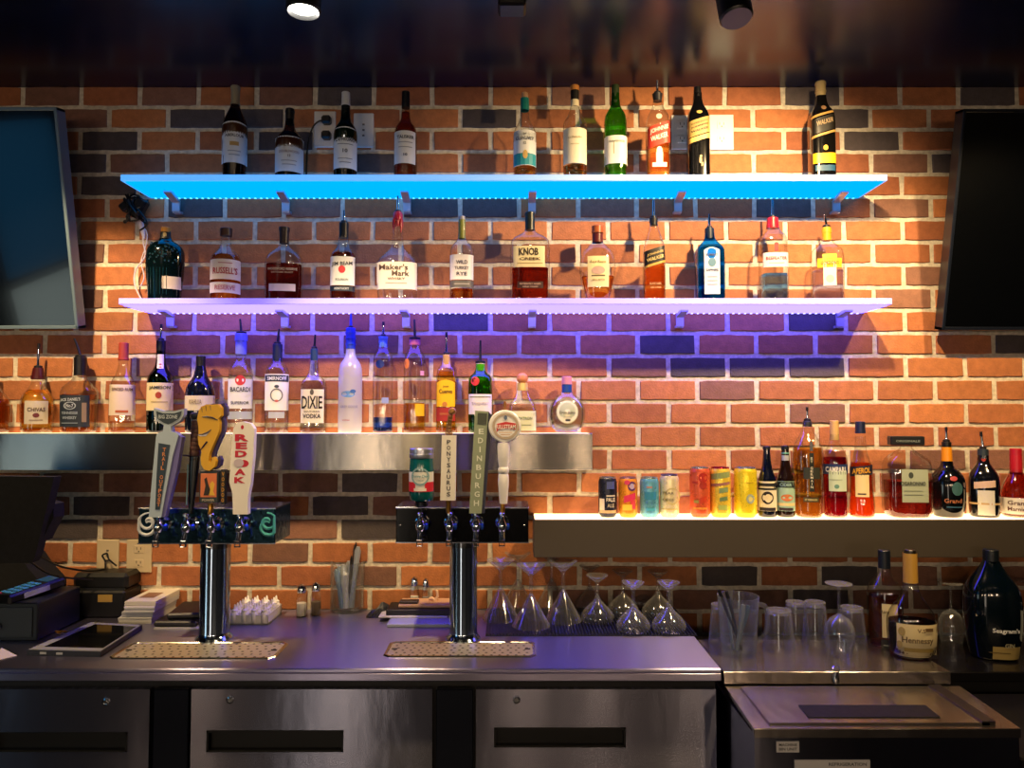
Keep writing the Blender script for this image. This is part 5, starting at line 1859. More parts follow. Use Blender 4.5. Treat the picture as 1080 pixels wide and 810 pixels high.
# receipt printer
Yf = on(90, 652).y
xa, xb = atY(72, 640, Yf).x, atY(131, 640, Yf).x
zt_ = atY(100, 606, Yf).z
t = thing('receipt_printer', 'black receipt printer in front of the lower outlets', 'printer', ((xa + xb) / 2, Yf + .10, ZC0))
hx, h = (xb - xa) / 2, zt_ - ZC0
b_ = MB()
b_.box((-hx, -.10, 0), (hx, .10, h * .62), bev=.006)
b_.box((-hx, -.085, h * .60), (hx, .10, h), bev=.012)
b_.build('printer_body', paint('0b0c0e', .4), t)
MB().box((-hx + .006, -.088, h * .6), (hx - .006, -.083, h * .66)).build('paper_slot', paint('25282c', .4), t, smooth=False)
q = xz(111, 631, Yf)
MB().box((q[0] - t.location.x - .024, -.1015, q[1] - ZC0 - .012), (q[0] - t.location.x + .024, -.1, q[1] - ZC0 + .012)).build('gold_sticker', paint('b8964e', .4), t, smooth=False)

# tablet lying flat
c = [on(28, 691), on(106, 693), on(150, 664), on(96, 661)]
cen = sum(c, Vector()) / 4
t = thing('tablet', 'tablet in a black and grey case lying flat in front of the drip tray', 'tablet', (cen.x, cen.y, ZC0))
def slab(cs, z0, z1, k=1.0, sh=(0, 0)):
    vs = [((v.x - cen.x) * k + sh[0], (v.y - cen.y) * k + sh[1], z0) for v in cs] + [((v.x - cen.x) * k + sh[0], (v.y - cen.y) * k + sh[1], z1) for v in cs]
    return MB().add(vs, [(3, 2, 1, 0), (4, 5, 6, 7), (0, 1, 5, 4), (1, 2, 6, 5), (2, 3, 7, 6), (3, 0, 4, 7)])
slab(c, .0, .014).build('tablet_case', paint('26282d', .4), t, smooth=False)
slab(c, .0141, .0155, .97).build('grey_border', paint('8c8f98', .4), t, smooth=False)
slab(c, .0156, .0165, .80, (.012, .0)).build('tablet_screen', paint('040506', .08), t, smooth=False)
for px in (46, 64):
    q = xz(px, 689.5, c[0].y)
    MB().box((q[0] - cen.x - .008, c[0].y - cen.y - .0015 + (px - 30) * -.0002, .004), (q[0] - cen.x + .010, c[0].y - cen.y + .006, .010)).build('case_port', paint('b8bcc4', .3), t, smooth=False)

# ballpoint / cable bits beside the tablet
def clutter_tube(name, label, cat, pts, r, mat, group=None, part=None):
    P = [Vector(p) for p in pts]
    o = MB().tube([p - P[0] for p in P], r, 8).build(name, mat, None, loc=P[0])
    return tag(o, label, cat, group)


a, b = on(72, 668, ZC0 + .006), on(104, 655, ZC0 + .006)
t = thing('screwdriver', 'small tool with brass wires and a thin shaft behind the tablet', 'tool', a)
d = b - a
MB().tube([Vector((0, 0, 0)), d * .45, d * .6], [.005, .006, .004], 10).build('tool_handle', paint('14120f', .4), t)
MB().tube([d * .6, d], .0018, 8).build('shaft', DKCHROME, t)
q = MB()
for k in range(6):
    q.tube([Vector((-.002 * k, .002 * k, 0)), Vector((-.012 - .006 * k, .004, .006)), Vector((-.026 - .005 * k, -.006 + .004 * k, .001))], .0018, 6)
q.build('frayed_ends', BRASS, t)

# papers at lower left edge
cpp = [on(-6, 690), on(2, 684), on(18, 692), on(-10, 699)]
pc0 = cpp[0]
o = MB().add([v - pc0 for v in cpp] + [v - pc0 + Vector((0, 0, .002)) for v in cpp], [(3, 2, 1, 0), (4, 5, 6, 7), (0, 1, 5, 4), (1, 2, 6, 5), (2, 3, 7, 6), (3, 0, 4, 7)]).build(
    'paper_slip', paint('c8c0cc', .5), None, smooth=False, loc=pc0)
tag(o, 'pale paper slip at the lower left corner of the worktop', 'paper')

# stack of menus: each bundle its own thing
px0, px1 = 125, 163
zz = ZC0
for i, (a_, b_, c_, hh, col, lab) in enumerate([
        (125, 160, 0, .020, 'd9d6d2', 'lowest white menu bundle of the stack beside the printer'),
        (128, 161, .004, .018, 'c4c4cc', 'grey-white menu bundle just above the lowest one'),
        (131, 163, -.003, .017, 'dedbe0', 'white menu bundle second from the top of the stack'),
        (131, 164, .002, .016, 'e6dfd4', 'topmost cream menu bundle with a small printed picture')]):
    Yf = on(140, 658).y + c_
    xa, xb = atY(a_, 650, Yf).x, atY(b_, 650, Yf).x
    t = thing('menu_stack', lab, 'menus', ((xa + xb) / 2, Yf + .12, zz), 'stacked menus')
    hx = (xb - xa) / 2
    mb = MB()
    for k in range(6):
        jx = rnd.uniform(-.0015, .0015)
        mb.box((-hx + jx, -.12 + rnd.uniform(-.002, .002), hh * k / 6 + .0003), (hx + jx, .12, hh * (k + 1) / 6 - .0003))
    mb.build('pages', paint(col, .5), t, smooth=False)
    if i == 3:
        MB().box((-.03, -.07, hh), (.02, .0, hh + .0004)).build('cover_picture', paint('8c6a58', .4), t, smooth=False)
    zz += hh
# black folders beside the left tower
Yf = on(180, 664).y
xa, xb = atY(162, 660, Yf).x, atY(208, 660, Yf).x
t = thing('check_presenter', 'black leather folder resting on white paper beside the left tower', 'folder', ((xa + xb) / 2, Yf + .09, ZC0))
hx = (xb - xa) / 2
MB().box((-hx, -.09, 0), (hx, .09, .005)).build('white_paper', paint('d0ced4', .5), t, smooth=False)
MB().box((-hx - .004, -.085, .006), (hx - .004, .09, .024), bev=.005).build('folder_cover', paint('0d0d0f', .45), t)
t = thing('check_presenter', 'upper black folder lying skewed on the folder beside the tower', 'folder', ((xa + xb) / 2 + .012, Yf + .11, ZC0 + .0245))
MB().box((-hx * .9, -.08, 0), (hx * .9, .08, .018), bev=.005, M=Matrix.Rotation(.12, 4, 'Z')).build('folder_cover', paint('111013', .45), t)

# tray of small white bottles
Yf = on(262, 659).y
xa, xb = atY(241, 650, Yf).x, atY(283, 650, Yf).x
Yb = -.05
t = thing('white_tray', 'white plastic tray holding rows of small white pots behind the left tower', 'tray', ((xa + xb) / 2, (Yf + Yb) / 2, ZC0))
hx, hy = (xb - xa) / 2, (Yb - Yf) / 2
trm = MB()
hh = .032
trm.box((-hx, -hy, 0), (hx, hy, .004))
trm.box((-hx, -hy, 0), (hx, -hy + .003, hh), bev=.001)
trm.box((-hx, hy - .003, 0), (hx, hy, hh), bev=.001)
trm.box((-hx, -hy, 0), (-hx + .003, hy, hh), bev=.001)
trm.box((hx - .003, -hy, 0), (hx, hy, hh), bev=.001)
trm.build('tray_body', paint('e0dce8', .4), t)
cx_, cy_ = t.location.x, t.location.y
first = None
nr, nc = 6, 4
for j in range(nr):
    for i in range(nc):
        X = cx_ - hx + (i + .5) * 2 * hx / nc
        Yv = cy_ - hy + (j + .5) * 2 * hy / nr
        if first is None:
            first = thing('small_pot', 'small white pot with pointed cap in the white tray', 'pot', (X, Yv, ZC0 + .0045), 'white pots in the tray')
            rr = hx / nc * .86
            MB().lathe([(rr * .85, 0), (rr, .003), (rr, .028), (rr * .75, .034)], 16).build('pot_body', paint('e6e2ee', .35), first)
            MB().lathe([(rr * .72, .034), (rr * .74, .040), (rr * .35, .044), (rr * .18, .056), (.001, .058)], 14).build('pointed_cap', paint('f0ecf0', .35), first)
        else:
            c2 = first.copy()
            COL.objects.link(c2)
            c2.location = (X, Yv, ZC0 + .0045)
            for ch in list(first.children):
                d2 = ch.copy()
                COL.objects.link(d2)
                d2.parent = c2


# shakers
def shaker(px, pyb, pyt, hw, label, fillc, name='salt_shaker'):
    p = on(px, pyb)
    t = thing(name, label, 'shaker', (p.x, p.y, ZC0), 'shakers on the worktop')
    m = mpp(px, pyb, p.y)
    H = atY(px, pyt, p.y).z - ZC0
    r = hw * m
    MB().lathe([(r * .9, 0), (r, .003), (r * .95, H * .55), (r * .72, H * .76)], 8, cap1=False).build('shaker_glass', GLASS, t)
    MB().lathe([(r * .8, .003), (r * .84, H * .42)], 8).build('contents', paint(fillc, .8), t)
    MB().lathe([(r * .78, H * .74), (r * .80, H * .84), (r * .62, H * .95), (r * .2, H)], 18).build('metal_cap', CHROME, t)
    return t


shaker(318, 650, 616, 6.2, 'glass shaker of white salt with chrome cap, left of two', 'd8cfc4')
shaker(333, 649, 614, 5.8, 'glass shaker of dark pepper with chrome cap, right of two', '5a4a3a', 'pepper_shaker')
shaker(437, 643.5, 608, 5.2, 'glass salt shaker standing behind the papers at centre', 'e8e4e0')
shaker(449, 643.5, 610, 4.4, 'small shaker with black cap behind the papers at centre', '8c8a90', 'pepper_shaker')

# glass jar of wrapped utensils
p = on(366, 644)
t = thing('utensil_jar', 'clear glass jar full of straws and wrapped utensils', 'jar', (p.x, p.y, ZC0))
m = mpp(366, 620, p.y)
H = atY(366, 592, p.y).z - ZC0
r = 17.5 * m
MB().lathe([(r * .78, 0), (r * .9, .004), (r, .014), (r, H * .9), (r * .97, H * .95), (r, H), (r * .96, H), (r * .93, H * .95), (r * .94, .018), (r * .7, .009), (.001, .009)], 36, cap1=False).build('jar_glass', glass((.93, .96, .98), .7, rough=.06, milky=.05, lit_edge=.4), t)
jx, jy, jm, jH, jr = p.x, p.y, m, H, r
# utensils
spec = [(-9, 3, .9, 'a8b4c4'), (-4, -2, .95, 'c8ccd4'), (1, 4, 1.0, 'b8bcc8'), (5, -3, 1.12, '15181e'), (9, 2, 1.38, '15181e'), (7, 5, 1.32, '2a2e36'), (12, -1, 1.30, 'a8b0c0'), (-12, -3, .85, '7c98b8'), (-1, -5, .8, 'd4d2d8')]
lab = ['pale wrapped utensil leaning to the left side of the jar', 'silver utensil at the front left of the jar', 'silver utensil upright in the jar centre', 'short black straw right of centre in the jar',
       'tallest black straw sticking out of the jar', 'second dark straw close behind the tallest one', 'grey utensil leaning to the right rim of the jar', 'blue-grey short utensil at the far left of the jar', 'short white paper wrap at the jar front']
for (dx, dy, hh, col), lb_ in zip(spec, lab):
    x0 = jx + dx * .35 * jm
    y0 = jy + dy * .5 * jm
    x1 = jx + dx * .95 * jm
    t = thing('utensil', lb_, 'utensil', (x0, y0, ZC0 + .012), 'utensils in the glass jar')
    v = Vector((x1 - x0, dy * .3 * jm, jH * hh - .012))
    r_ = .0042 if 'straw' in lb_ else .0115
    q = MB().tube([Vector(), v * .5, v * .93, v], [r_, r_ * .7, r_, r_ * .5], 8)
    q.build('utensil_handle', paint(col, .3, .0 if 'straw' in lb_ else .5), t)

# papers and folders behind the right tower
def slab_thing(name, label, cat, px0, px1, pyf, depth, h, z, col, group=None, rot=0.0, part='cover', rough=.5):
    f = atZ((px0 + px1) / 2, pyf, z)
    xa, xb = atY(px0, pyf, f.y).x, atY(px1, pyf, f.y).x
    t = thing(name, label, cat, ((xa + xb) / 2, f.y + depth / 2, z), group)
    hx = (xb - xa) / 2
    MB().box((-hx, -depth / 2, 0), (hx, depth / 2, h), bev=min(.002, h * .3), M=Matrix.Rotation(rot, 4, 'Z')).build(part, paint(col, rough), t)
    return t


slab_thing('paper_tray', 'pale blue-white tray sticking out left of the right tower', 'tray', 408, 476, 662, .14, .012, ZC0, 'b8bede', part='tray_body')
slab_thing('clipboard', 'white sheet under the black folder left of the right tower', 'papers', 399, 472, 652, .10, .006, ZC0 + .0125, 'd6d2d4', part='sheet')
slab_thing('folder', 'black folder with a silver edge stacked left of the right tower', 'folder', 407, 476, 649, .10, .018, ZC0 + .019, '101014')
slab_thing('paper_pad', 'pinkish pad topmost of the stack left of the right tower', 'papers', 420, 478, 641, .09, .010, ZC0 + .0375, 'd0a48c', part='pad')
slab_thing('sticky_notes', 'small dark block on the left end of the pinkish pad', 'notes', 421, 441, 637, .03, .009, ZC0 + .048, '3a2c26', part='block')
t = thing('plastic_bag', 'crumpled clear and black plastic wrap beside the shakers at centre', 'bag', (on(403, 652).x, on(403, 652).y + .04, ZC0))
mb = MB()
r = random.Random(5)
vs = []
nx, ny = 9, 6
for j in range(ny):
    for i in range(nx):
        e = math.sin(PI * i / (nx - 1)) * math.sin(PI * j / (ny - 1))
        vs.append((-.055 + .11 * i / (nx - 1) + r.uniform(-.004, .004), -.035 + .07 * j / (ny - 1), .002 + e * .04 * r.uniform(.5, 1.2)))
mb.add(vs, [(j * nx + i, j * nx + i + 1, (j + 1) * nx + i + 1, (j + 1) * nx + i) for j in range(ny - 1) for i in range(nx - 1)])
mb.add([(v[0], v[1], 0.0) for v in vs[:nx]] + [(v[0], v[1], 0.0) for v in vs[-nx:]], [list(range(nx)) + list(range(2 * nx - 1, nx - 1, -1))])
mb.build('crumpled_film', paint('2c2d32', .15, coat=.6), t, smooth=False)
t = thing('hook_figurine', 'small cream plastic hook standing on the pinkish pad', 'hook', (on(459, 634, ZC0 + .048).x, on(459, 634, ZC0 + .048).y, ZC0 + .048))
MB().tube([(-.022, 0, .006), (-.012, 0, .010), (0, 0, .004), (.008, 0, .016), (.006, 0, .034), (.001, 0, .038)], [.004, .006, .007, .005, .0045, .003], 10).build('hook_body', paint('e0b898', .4), t)
MB().lathe([(.012, 0), (.010, .004)], 16, dr=.7).build('hook_base', paint('d8a888', .4), t)

# cords from the POS to the outlet
for k, (pts, lb_) in enumerate([([(24, 577, -.40), (48, 590, -.30), (66, 598, -.2), (92, 602, -.1), (112, 600, -.03)], 'upper black power cord running from the monitor to the outlets'),
                                ([(22, 583, -.42), (38, 597, -.33), (54, 606, -.25), (76, 610, -.18), (98, 611, -.12)], 'lower black power cord sagging behind the printer')]):
    P = [atY(a_, b2, c2) for a_, b2, c2 in pts]
    Q = []
    for i in range(len(P) - 1):
        for s_ in range(5):
            u = s_ / 5
            p0, p1, p2, p3 = P[max(0, i - 1)], P[i], P[i + 1], P[min(len(P) - 1, i + 2)]
            Q.append(.5 * ((2 * p1) + (p2 - p0) * u + (2 * p0 - 5 * p1 + 4 * p2 - p3) * u * u + (3 * p1 - p0 - 3 * p2 + p3) * u ** 3))
    Q.append(P[-1])
    clutter_tube('power_cord', lb_, 'cord', Q, .0032, BLACKP)


def spline(P, n=5):
    Q = []
    P = [Vector(p) for p in P]
    for i in range(len(P) - 1):
        for s_ in range(n):
            u = s_ / n
            p0, p1, p2, p3 = P[max(0, i - 1)], P[i], P[i + 1], P[min(len(P) - 1, i + 2)]
            Q.append(.5 * ((2 * p1) + (p2 - p0) * u + (2 * p0 - 5 * p1 + 4 * p2 - p3) * u * u + (3 * p1 - p0 - 3 * p2 + p3) * u ** 3))
    Q.append(P[-1])
    return Q


# plug cord hook at lower outlet
clutter_tube('short_cord', 'short looped black cord plugged into the lower left outlet', 'cord', spline([atY(a_, b2, -.03) for a_, b2 in [(111, 600), (111, 592), (108, 586), (113, 584), (115, 590), (123, 597)]]), .003, BLACKP)
# cords from upper outlets
clutter_tube('short_cord', 'black cord dropping from the plugged upper outlet behind the shelf', 'cord', spline([atY(a_, b2, -.035) for a_, b2 in [(342, 127), (336, 128), (330, 134), (326, 146), (324, 160), (323, 186)]]), .003, BLACKP)

# LED power adapter bundle under the cyan shelf end
t = thing('cable_bundle', 'black adapter and tangled cables hanging at the left end of the cyan shelf', 'cables', atY(145, 222, -.045))
q = MB()
MM = Matrix.Rotation(.5, 4, 'Y')
q.box((-.020, -.016, -.028), (.022, .016, .045), bev=.006, M=MM)
q.box((-.050, -.018, -.040), (-.018, .010, .006), bev=.005, M=Matrix.Rotation(.9, 4, 'Y'))
q.build('power_adapter', BLACKP, t)
q = MB()
r = random.Random(11)
for k in range(7):
    P = [(r.uniform(-.04, .03), r.uniform(-.03, .01), r.uniform(-.045, .055)) for _ in range(5)]
    q.tube(spline(P, 6), .0035, 6)
q.tube(spline([(.01, -.02, .0), (.035, -.02, -.03), (.045, -.02, -.055), (.02, -.02, -.075)], 6), .003, 6)
q.build('black_cables', paint('0c0c0e', .35), t)
loc0 = t.location
L = lambda a_, b2: atY(a_, b2, -.03) - Vector(loc0)
q = MB()
q.tube(spline([L(146, 234), L(150, 246), L(151, 256), L(153, 270), L(143, 285), L(142, 300), L(149, 316)], 8), .0026, 8)
q.tube(spline([L(148, 236), L(155, 246), L(153, 262), L(149, 276), L(152, 292), L(148, 302)], 8), .0020, 8)
q.tube([L(147, 232), L(151, 244), L(152, 252)], [.010, .009, .004], 10)
q.build('white_cable', paint('dcd2dc', .4), t)

# ================================================================== GLASSWARE
mat_c = [on(512, 671), on(741, 673), on(722, 648), on(524, 647)]
zc_ = ZCT
x0, x1, y0, y1 = mat_c[0].x, mat_c[1].x - .012, mat_c[0].y, mat_c[2].y + .06
t = thing('bar_mat', 'dark blue ribbed rubber bar mat under the stemmed glasses', 'mat', ((x0 + x1) / 2, (y0 + y1) / 2, ZC0))
hx, hy = (x1 - x0) / 2, (y1 - y0) / 2
mb = MB()
mb.box((-hx, -hy, 0), (hx, hy, .003))
n = 64
for i in range(n):
    X = -hx + 2 * hx * (i + .5) / n
    mb.box((X - hx / n * .45, -hy, .003), (X + hx / n * .45, hy, .008))
mb.build('ribbed_rubber', paint('0f1430', .45), t, smooth=False)
ZM = ZC0 + .0085


GSTEM = glass((.97, .98, 1.0), .8, rough=.07, milky=.035, lit_edge=.42)  # pale edges put into the material in place of bright glints


def stem_glass(px, pyb, label, kind, s=1.0, src=None, group='upside-down stemmed glasses on the mat', Zs=None, cat='glass'):
    Z = ZM if Zs is None else Zs
    p = atZ(px, pyb, Z)
    y = p.y + .05 * s
    x = px_ = (CAMP + (p - CAMP) * ((y - CAMP.y) / (p.y - CAMP.y))).x
    if src is not None:
        t = src.copy()
        COL.objects.link(t)
        t.location = (x, y, Z)
        t['label'] = label
        for ch in src.children:
            c2 = ch.copy()
            COL.objects.link(c2)
            c2.parent = t
        return t
    t = thing({'martini': 'martini_glass', 'coupe': 'coupe_glass', 'wine': 'wine_glass'}[kind], label, cat, (x, y, Z), group)
    if kind == 'martini':
        bowl = [(.058, 0), (.0585, .0015), (.012, .086), (.0085, .092), (.0045, .097)]
        inner = [(.004, .0905), (.0105, .085), (.0565, .0015), (.058, 0)]
        stem = [(.0065, .092), (.0052, .100), (.0048, .140), (.007, .150), (.010, .155)]
        foot = [(.010, .155), (.022, .164), (.040, .1795), (.0435, .183), (.0435, .1842), (.038, .1835), (.020, .170), (.001, .160)]
    elif kind == 'coupe':
        bowl = [(.050, 0), (.0535, .006), (.055, .014), (.052, .024), (.042, .038), (.028, .052), (.014, .066), (.008, .076), (.005, .080)]
        inner = [(.004, .072), (.0125, .064), (.0265, .050), (.0405, .0365), (.0502, .023), (.053, .014), (.0515, .006), (.0485, 0), (.050, 0)]
        stem = [(.0085, .078), (.0055, .086), (.0052, .118), (.007, .126), (.010, .130)]
        foot = [(.010, .130), (.020, .137), (.033, .147), (.036, .150), (.036, .1515), (.030, .1505), (.018, .143), (.001, .136)]
    else:
        bowl = [(.032, 0), (.038, .030), (.041, .055), (.038, .080), (.026, .100), (.012, .110), (.005, .114)]
        inner = [(.004, .110), (.024, .098), (.036, .079), (.039, .055), (.0365, .030), (.0305, 0), (.032, 0)]
        stem = [(.006, .113), (.0038, .120), (.0036, .180), (.006, .190), (.010, .193)]
        foot = [(.010, .193), (.026, .196), (.036, .198), (.0365, .2), (.030, .2008), (.001, .201)]
    q = MB()
    q.lathe([(a_ * s, b_ * s) for a_, b_ in bowl + inner], 40, cap0=False, cap1=False)
    q.build('bowl', GSTEM, t)
    MB().lathe([(a_ * s, b_ * s) for a_, b_ in stem], 16).build('stem', GSTEM, t)
    MB().lathe([(a_ * s, b_ * s) for a_, b_ in foot], 36).build('foot', GSTEM, t)
    return t


m1 = stem_glass(560, 665, 'upside-down martini glass at the centre front of the three, nearest the viewer', 'martini', 1.04)
stem_glass(528, 657, 'upside-down martini glass at the left front, next to the right tower', 'martini', src=m1)
stem_glass(594, 659, 'upside-down martini glass at the right front beside the coupes', 'martini', src=m1)
stem_glass(546, 646, 'upside-down martini glass in the back row on the left', 'martini', src=m1)
stem_glass(582, 646, 'upside-down martini glass in the back row on the right', 'martini', src=m1)
c1 = stem_glass(630, 659, 'upside-down coupe glass front left, beside the martini glasses', 'coupe', .97)
stem_glass(668, 669, 'upside-down coupe glass front centre, nearest the viewer of the coupes', 'coupe', src=c1)
stem_glass(705.5, 669, 'upside-down coupe glass at the front right corner of the mat', 'coupe', src=c1)
stem_glass(622, 646, 'upside-down coupe glass behind the front left coupe', 'coupe', src=c1)
stem_glass(657, 652, 'upside-down coupe glass in the middle row, left of two', 'coupe', src=c1)
stem_glass(694, 653, 'upside-down coupe glass in the middle row, right of two', 'coupe', src=c1)
stem_glass(677, 642, 'upside-down coupe glass furthest back near the wall', 'coupe', src=c1)

# ================================================================== ICE BIN AND RIGHT SIDE
DIRTY = steel((.55, .50, .48), .24, .7, .18, brush=.00005)
YL = -.585
a, b = xz(763, 708.5, YL), xz(1003, 708.5, YL)
zl0 = atY(800, 722, YL).z
ZI = a[1]
t = thing('ice_bin', 'stainless ice bin with sliding lid and raised rear ledge on the right', 'ice bin', ((a[0] + b[0]) / 2, -.60, 0))
ox, oy = t.location.x, t.location.y
hx = (b[0] - a[0]) / 2
yb = -.385
m = MB()
m.box((-hx, YL - oy, zl0), (hx, -.30 - oy, ZI), bev=.002)
m.build('rear_ledge', DIRTY, t)
# lid deck
zfr = .870
yfr = CAMP.y + 1.78
fl, fr_ = atY(795, 768, yfr), atY(1076, 768, yfr)
zfr = fl.z
bl = a[0] + .004
z2 = zl0 - .004
m = MB()
X0, X1 = fl.x - ox, fr_.x - ox
m.add([(X0, yfr - oy, zfr), (X1, yfr - oy, zfr), (X1, YL - oy, z2), (X0, YL - oy, z2),
       (X0, yfr - oy, zfr - .010), (X1, yfr - oy, zfr - .010), (X1, YL - oy, z2 - .010), (X0, YL - oy, z2 - .010)],
      [(0, 1, 2, 3), (7, 6, 5, 4), (0, 4, 5, 1), (1, 5, 6, 2), (2, 6, 7, 3), (3, 7, 4, 0)])
m.build('bin_deck', DIRTY, t, smooth=False)
sl = (z2 - zfr) / (YL - yfr)
zd = lambda y: zfr + (y - yfr) * sl
lid = MB()


def lidslab(px0, py0, px1, py1, th, dz=0, skew=0):
    # corners on the sloping deck
    def hit(px, py):
        d = ray(px, py)
        # plane z = zfr + (y-yfr)*sl
        s_ = (zfr - CAMP.z + (CAMP.y - yfr) * sl) / (d.z - d.y * sl)
        return CAMP + d * s_
    k = .885 if skew > 20 else .965
    return [hit(px0, py1), hit(px1, py1), hit(540 + (px1 - 540) * k, py0), hit(540 + (px0 - 540) * k, py0)]


def slab_on(cs, z0, z1):
    vs = [(v.x - ox, v.y - oy, v.z + z0) for v in cs] + [(v.x - ox, v.y - oy, v.z + z1) for v in cs]
    return MB().add(vs, [(3, 2, 1, 0), (4, 5, 6, 7), (0, 1, 5, 4), (1, 2, 6, 5), (2, 3, 7, 6), (3, 0, 4, 7)])


cs = lidslab(812, 726, 1044, 765, 0, skew=54)
lo = slab_on(cs, .0005, .006).build('sliding_lid', DIRTY, t, smooth=False)
cs = lidslab(853, 747, 992, 760, 0, skew=6)
slab_on(cs, .0065, .0085).build('lid_handle_slot', paint('060606', .5), lo, smooth=False)
cs = lidslab(1036, 726, 1050, 765, 0, skew=54)
slab_on(cs, .0005, .010).build('lid_track', paint('6a625a', .3, .9), t, smooth=False)
m = MB()
m.box((X0 + .002, yfr - oy + .002, .12), (X1 - .002, yfr - oy + .02, zfr - .010))
m.box((X0 + .002, yfr - oy + .02, .12), (X0 + .012, yb - oy, zfr - .016))
m.box((X1 - .012, yfr - oy + .02, .12), (X1 - .002, yb - oy, zfr - .016))
m.box((X0 + .002, yb - oy - .01, .12), (X1 - .002, yb - oy, zfr - .016))
m.build('bin_body', STF, t, smooth=False)
MB().box((X0, yfr - oy - .003, zfr - .022), (X1, yfr - oy + .004, zfr - .0005), bev=.001).build('front_lip', DIRTY, t)
for sx in (X0 + .04, X1 - .04):
    MB().lathe([(.02, 0), (.02, .12)], 16, c=(sx, -.1, 0)).build('leg', DKCHROME, t)
yq = yfr
def sticker(px0, px1, py0, py1, name, its):
    A, B = xz(px0, py0, yq), xz(px1, py1, yq)
    o = MB().box((A[0] - ox, yfr - oy - .0002, B[1]), (B[0] - ox, yfr - oy + .0018, A[1])).build(name, paint('d8d6d4', .5), t, smooth=False)
    mm = mpp(px0, py0, yq)
    items([(i[0], i[1], (i[2] - 540) , *i[3:]) for i in its], o, lambda py: atY(700, py, yq).z, 1, None, 0) if False else None
    q = MB()
    for s_, px, py, wd, hh in its:
        P = xz(px, py, yq)
        put_text(q, s_, P[0] - ox, P[1], wd * mm, hh * mm, lambda X, z: yfr - oy - .0002, .0004)
    q.build('lettering', ink('2a2a30'), o, smooth=False)


sticker(819, 843, 782, 793.5, 'small_sticker', [('MACHINE', 831, 785.5, 19, 3), ('BIN UNIT', 831, 790, 19, 3)])
sticker(838, 918, 801.5, 822, 'white_sticker', [('REFRIGERATION', 894, 806, 40, 3.4), ('SERVICE', 868, 814, 44, 5)])
# clip on the ledge
p = atY(881, 712, YL)
t2 = thing('bottle_opener', 'small chrome clip hanging on the front of the bin ledge', 'opener', (p.x, YL - .006, p.z - .02))
MB().lathe([(.007, 0), (.009, .008), (.007, .016), (.005, .030)], 14, dr=.5).build('clip_body', CHROME, t2)
MB().tube(spline([(-.006, 0, .028), (-.009, 0, .040), (0, .002, .046), (.009, 0, .040), (.006, 0, .028)], 5), .0016, 8).build('wire_loop', CHROME, t2)

# black counter behind and right of the bin
ZB = atY(1048, 697, -.28).z
t = thing('black_back_counter', 'low black counter behind the ice bin and along the right', 'counter', (1.5, -.19, 0))
mb = MB()
BX0 = XC1 + .02
mb.box((BX0 - 1.5, -.19, ZB - .03), (1.3, .178, ZB), bev=.003)
mb.build('counter_slab', paint('0d0c0e', .22, coat=.3), t)
mb = MB()
mb.box((BX0 - 1.5 + .01, -.17, .1), (1.29, .175, ZB - .03))
mb.build('cabinet', paint('0c0c0d', .5), t, smooth=False)
MB().box((BX0 - 1.5 + .03, -.14, 0), (1.27, .16, .1)).build('plinth', paint('0a0a0a', .6), t, smooth=False)
x0 = X1 + ox + .015
t = thing('black_bar_unit', 'black bar station right of the ice bin, cut off by the picture edge', 'bar unit', ((x0 + 2.3) / 2, -.60, 0))
hx = (2.3 - x0) / 2
MB().box((-hx, -.20, .1), (hx, .215, ZB - .06), bev=.004).build('unit_body', paint('0e0d0f', .35), t)
MB().box((-hx + .02, -.17, 0), (hx - .02, .19, .1)).build('plinth', paint('0a0a0a', .6), t, smooth=False)

ZI_ = ZI + .0005


def pint(px, pyb, pyt, hwb, label, group='upside-down pint glasses on the bin ledge'):
    p = atZ(px, pyb, ZI_)
    m = mpp(px, pyb, p.y)
    t = thing('pint_glass', label, 'glass', (p.x, p.y + hwb * m, ZI_), group)
    H = atY(px, pyt, p.y + hwb * m).z - ZI_
    r = hwb * m
    q = MB()
    q.lathe([(r, 0), (r * .985, H * .1), (r * .76, H * .93), (r * .74, H), (r * .62, H), (r * .60, H * .93), (r * .70, H * .90), (r * .93, H * .06), (r * .95, 0), (r, 0)], 36, cap0=False, cap1=False)
    q.lathe([(r * .74, H), (.001, H)], 36, cap0=False, cap1=False)
    q.lathe([(r * .70, H * .90), (.001, H * .92)], 36, cap0=False, cap1=False)
    q.build('glass_wall', GSTEM, t)
    MB().lathe([(r * .75, H * .965), (r * .77, H * .985), (r * .75, H * 1.002)], 36, cap0=False, cap1=False).build('base_ring', glass((.80, .74, .66), .6, rough=.1, milky=.18, lit_edge=.5), t)
    return t


pint(828, 690, 643, 17, 'upside-down pint glass in front, second from the pitcher')
pint(845, 676, 634.5, 13.5, 'upside-down pint glass just behind the foremost one')
pint(866, 684, 634.5, 14, 'upside-down pint glass standing alone between the pairs')
pint(906, 686, 640, 15, 'upside-down pint glass with printed lines, nearest the dark rum bottle')
pint(764, 683, 637, 13, 'upside-down pint glass half hidden behind the pitcher')
stem_glass(886, 697, 'upside-down stemmed wine glass on the bin ledge between the pint glasses', 'wine', 1.02, group='upside-down wine glasses', Zs=ZI_)
wg = stem_glass(1004, 684, 'upside-down wine glass between the cognac and the black gin bottle', 'wine', 1.0, group='upside-down wine glasses', Zs=ZB + .0005)
stem_glass(1084, 680, 'upside-down wine glass at the right edge of the picture', 'wine', src=wg, group='upside-down wine glasses', Zs=ZB + .0005)

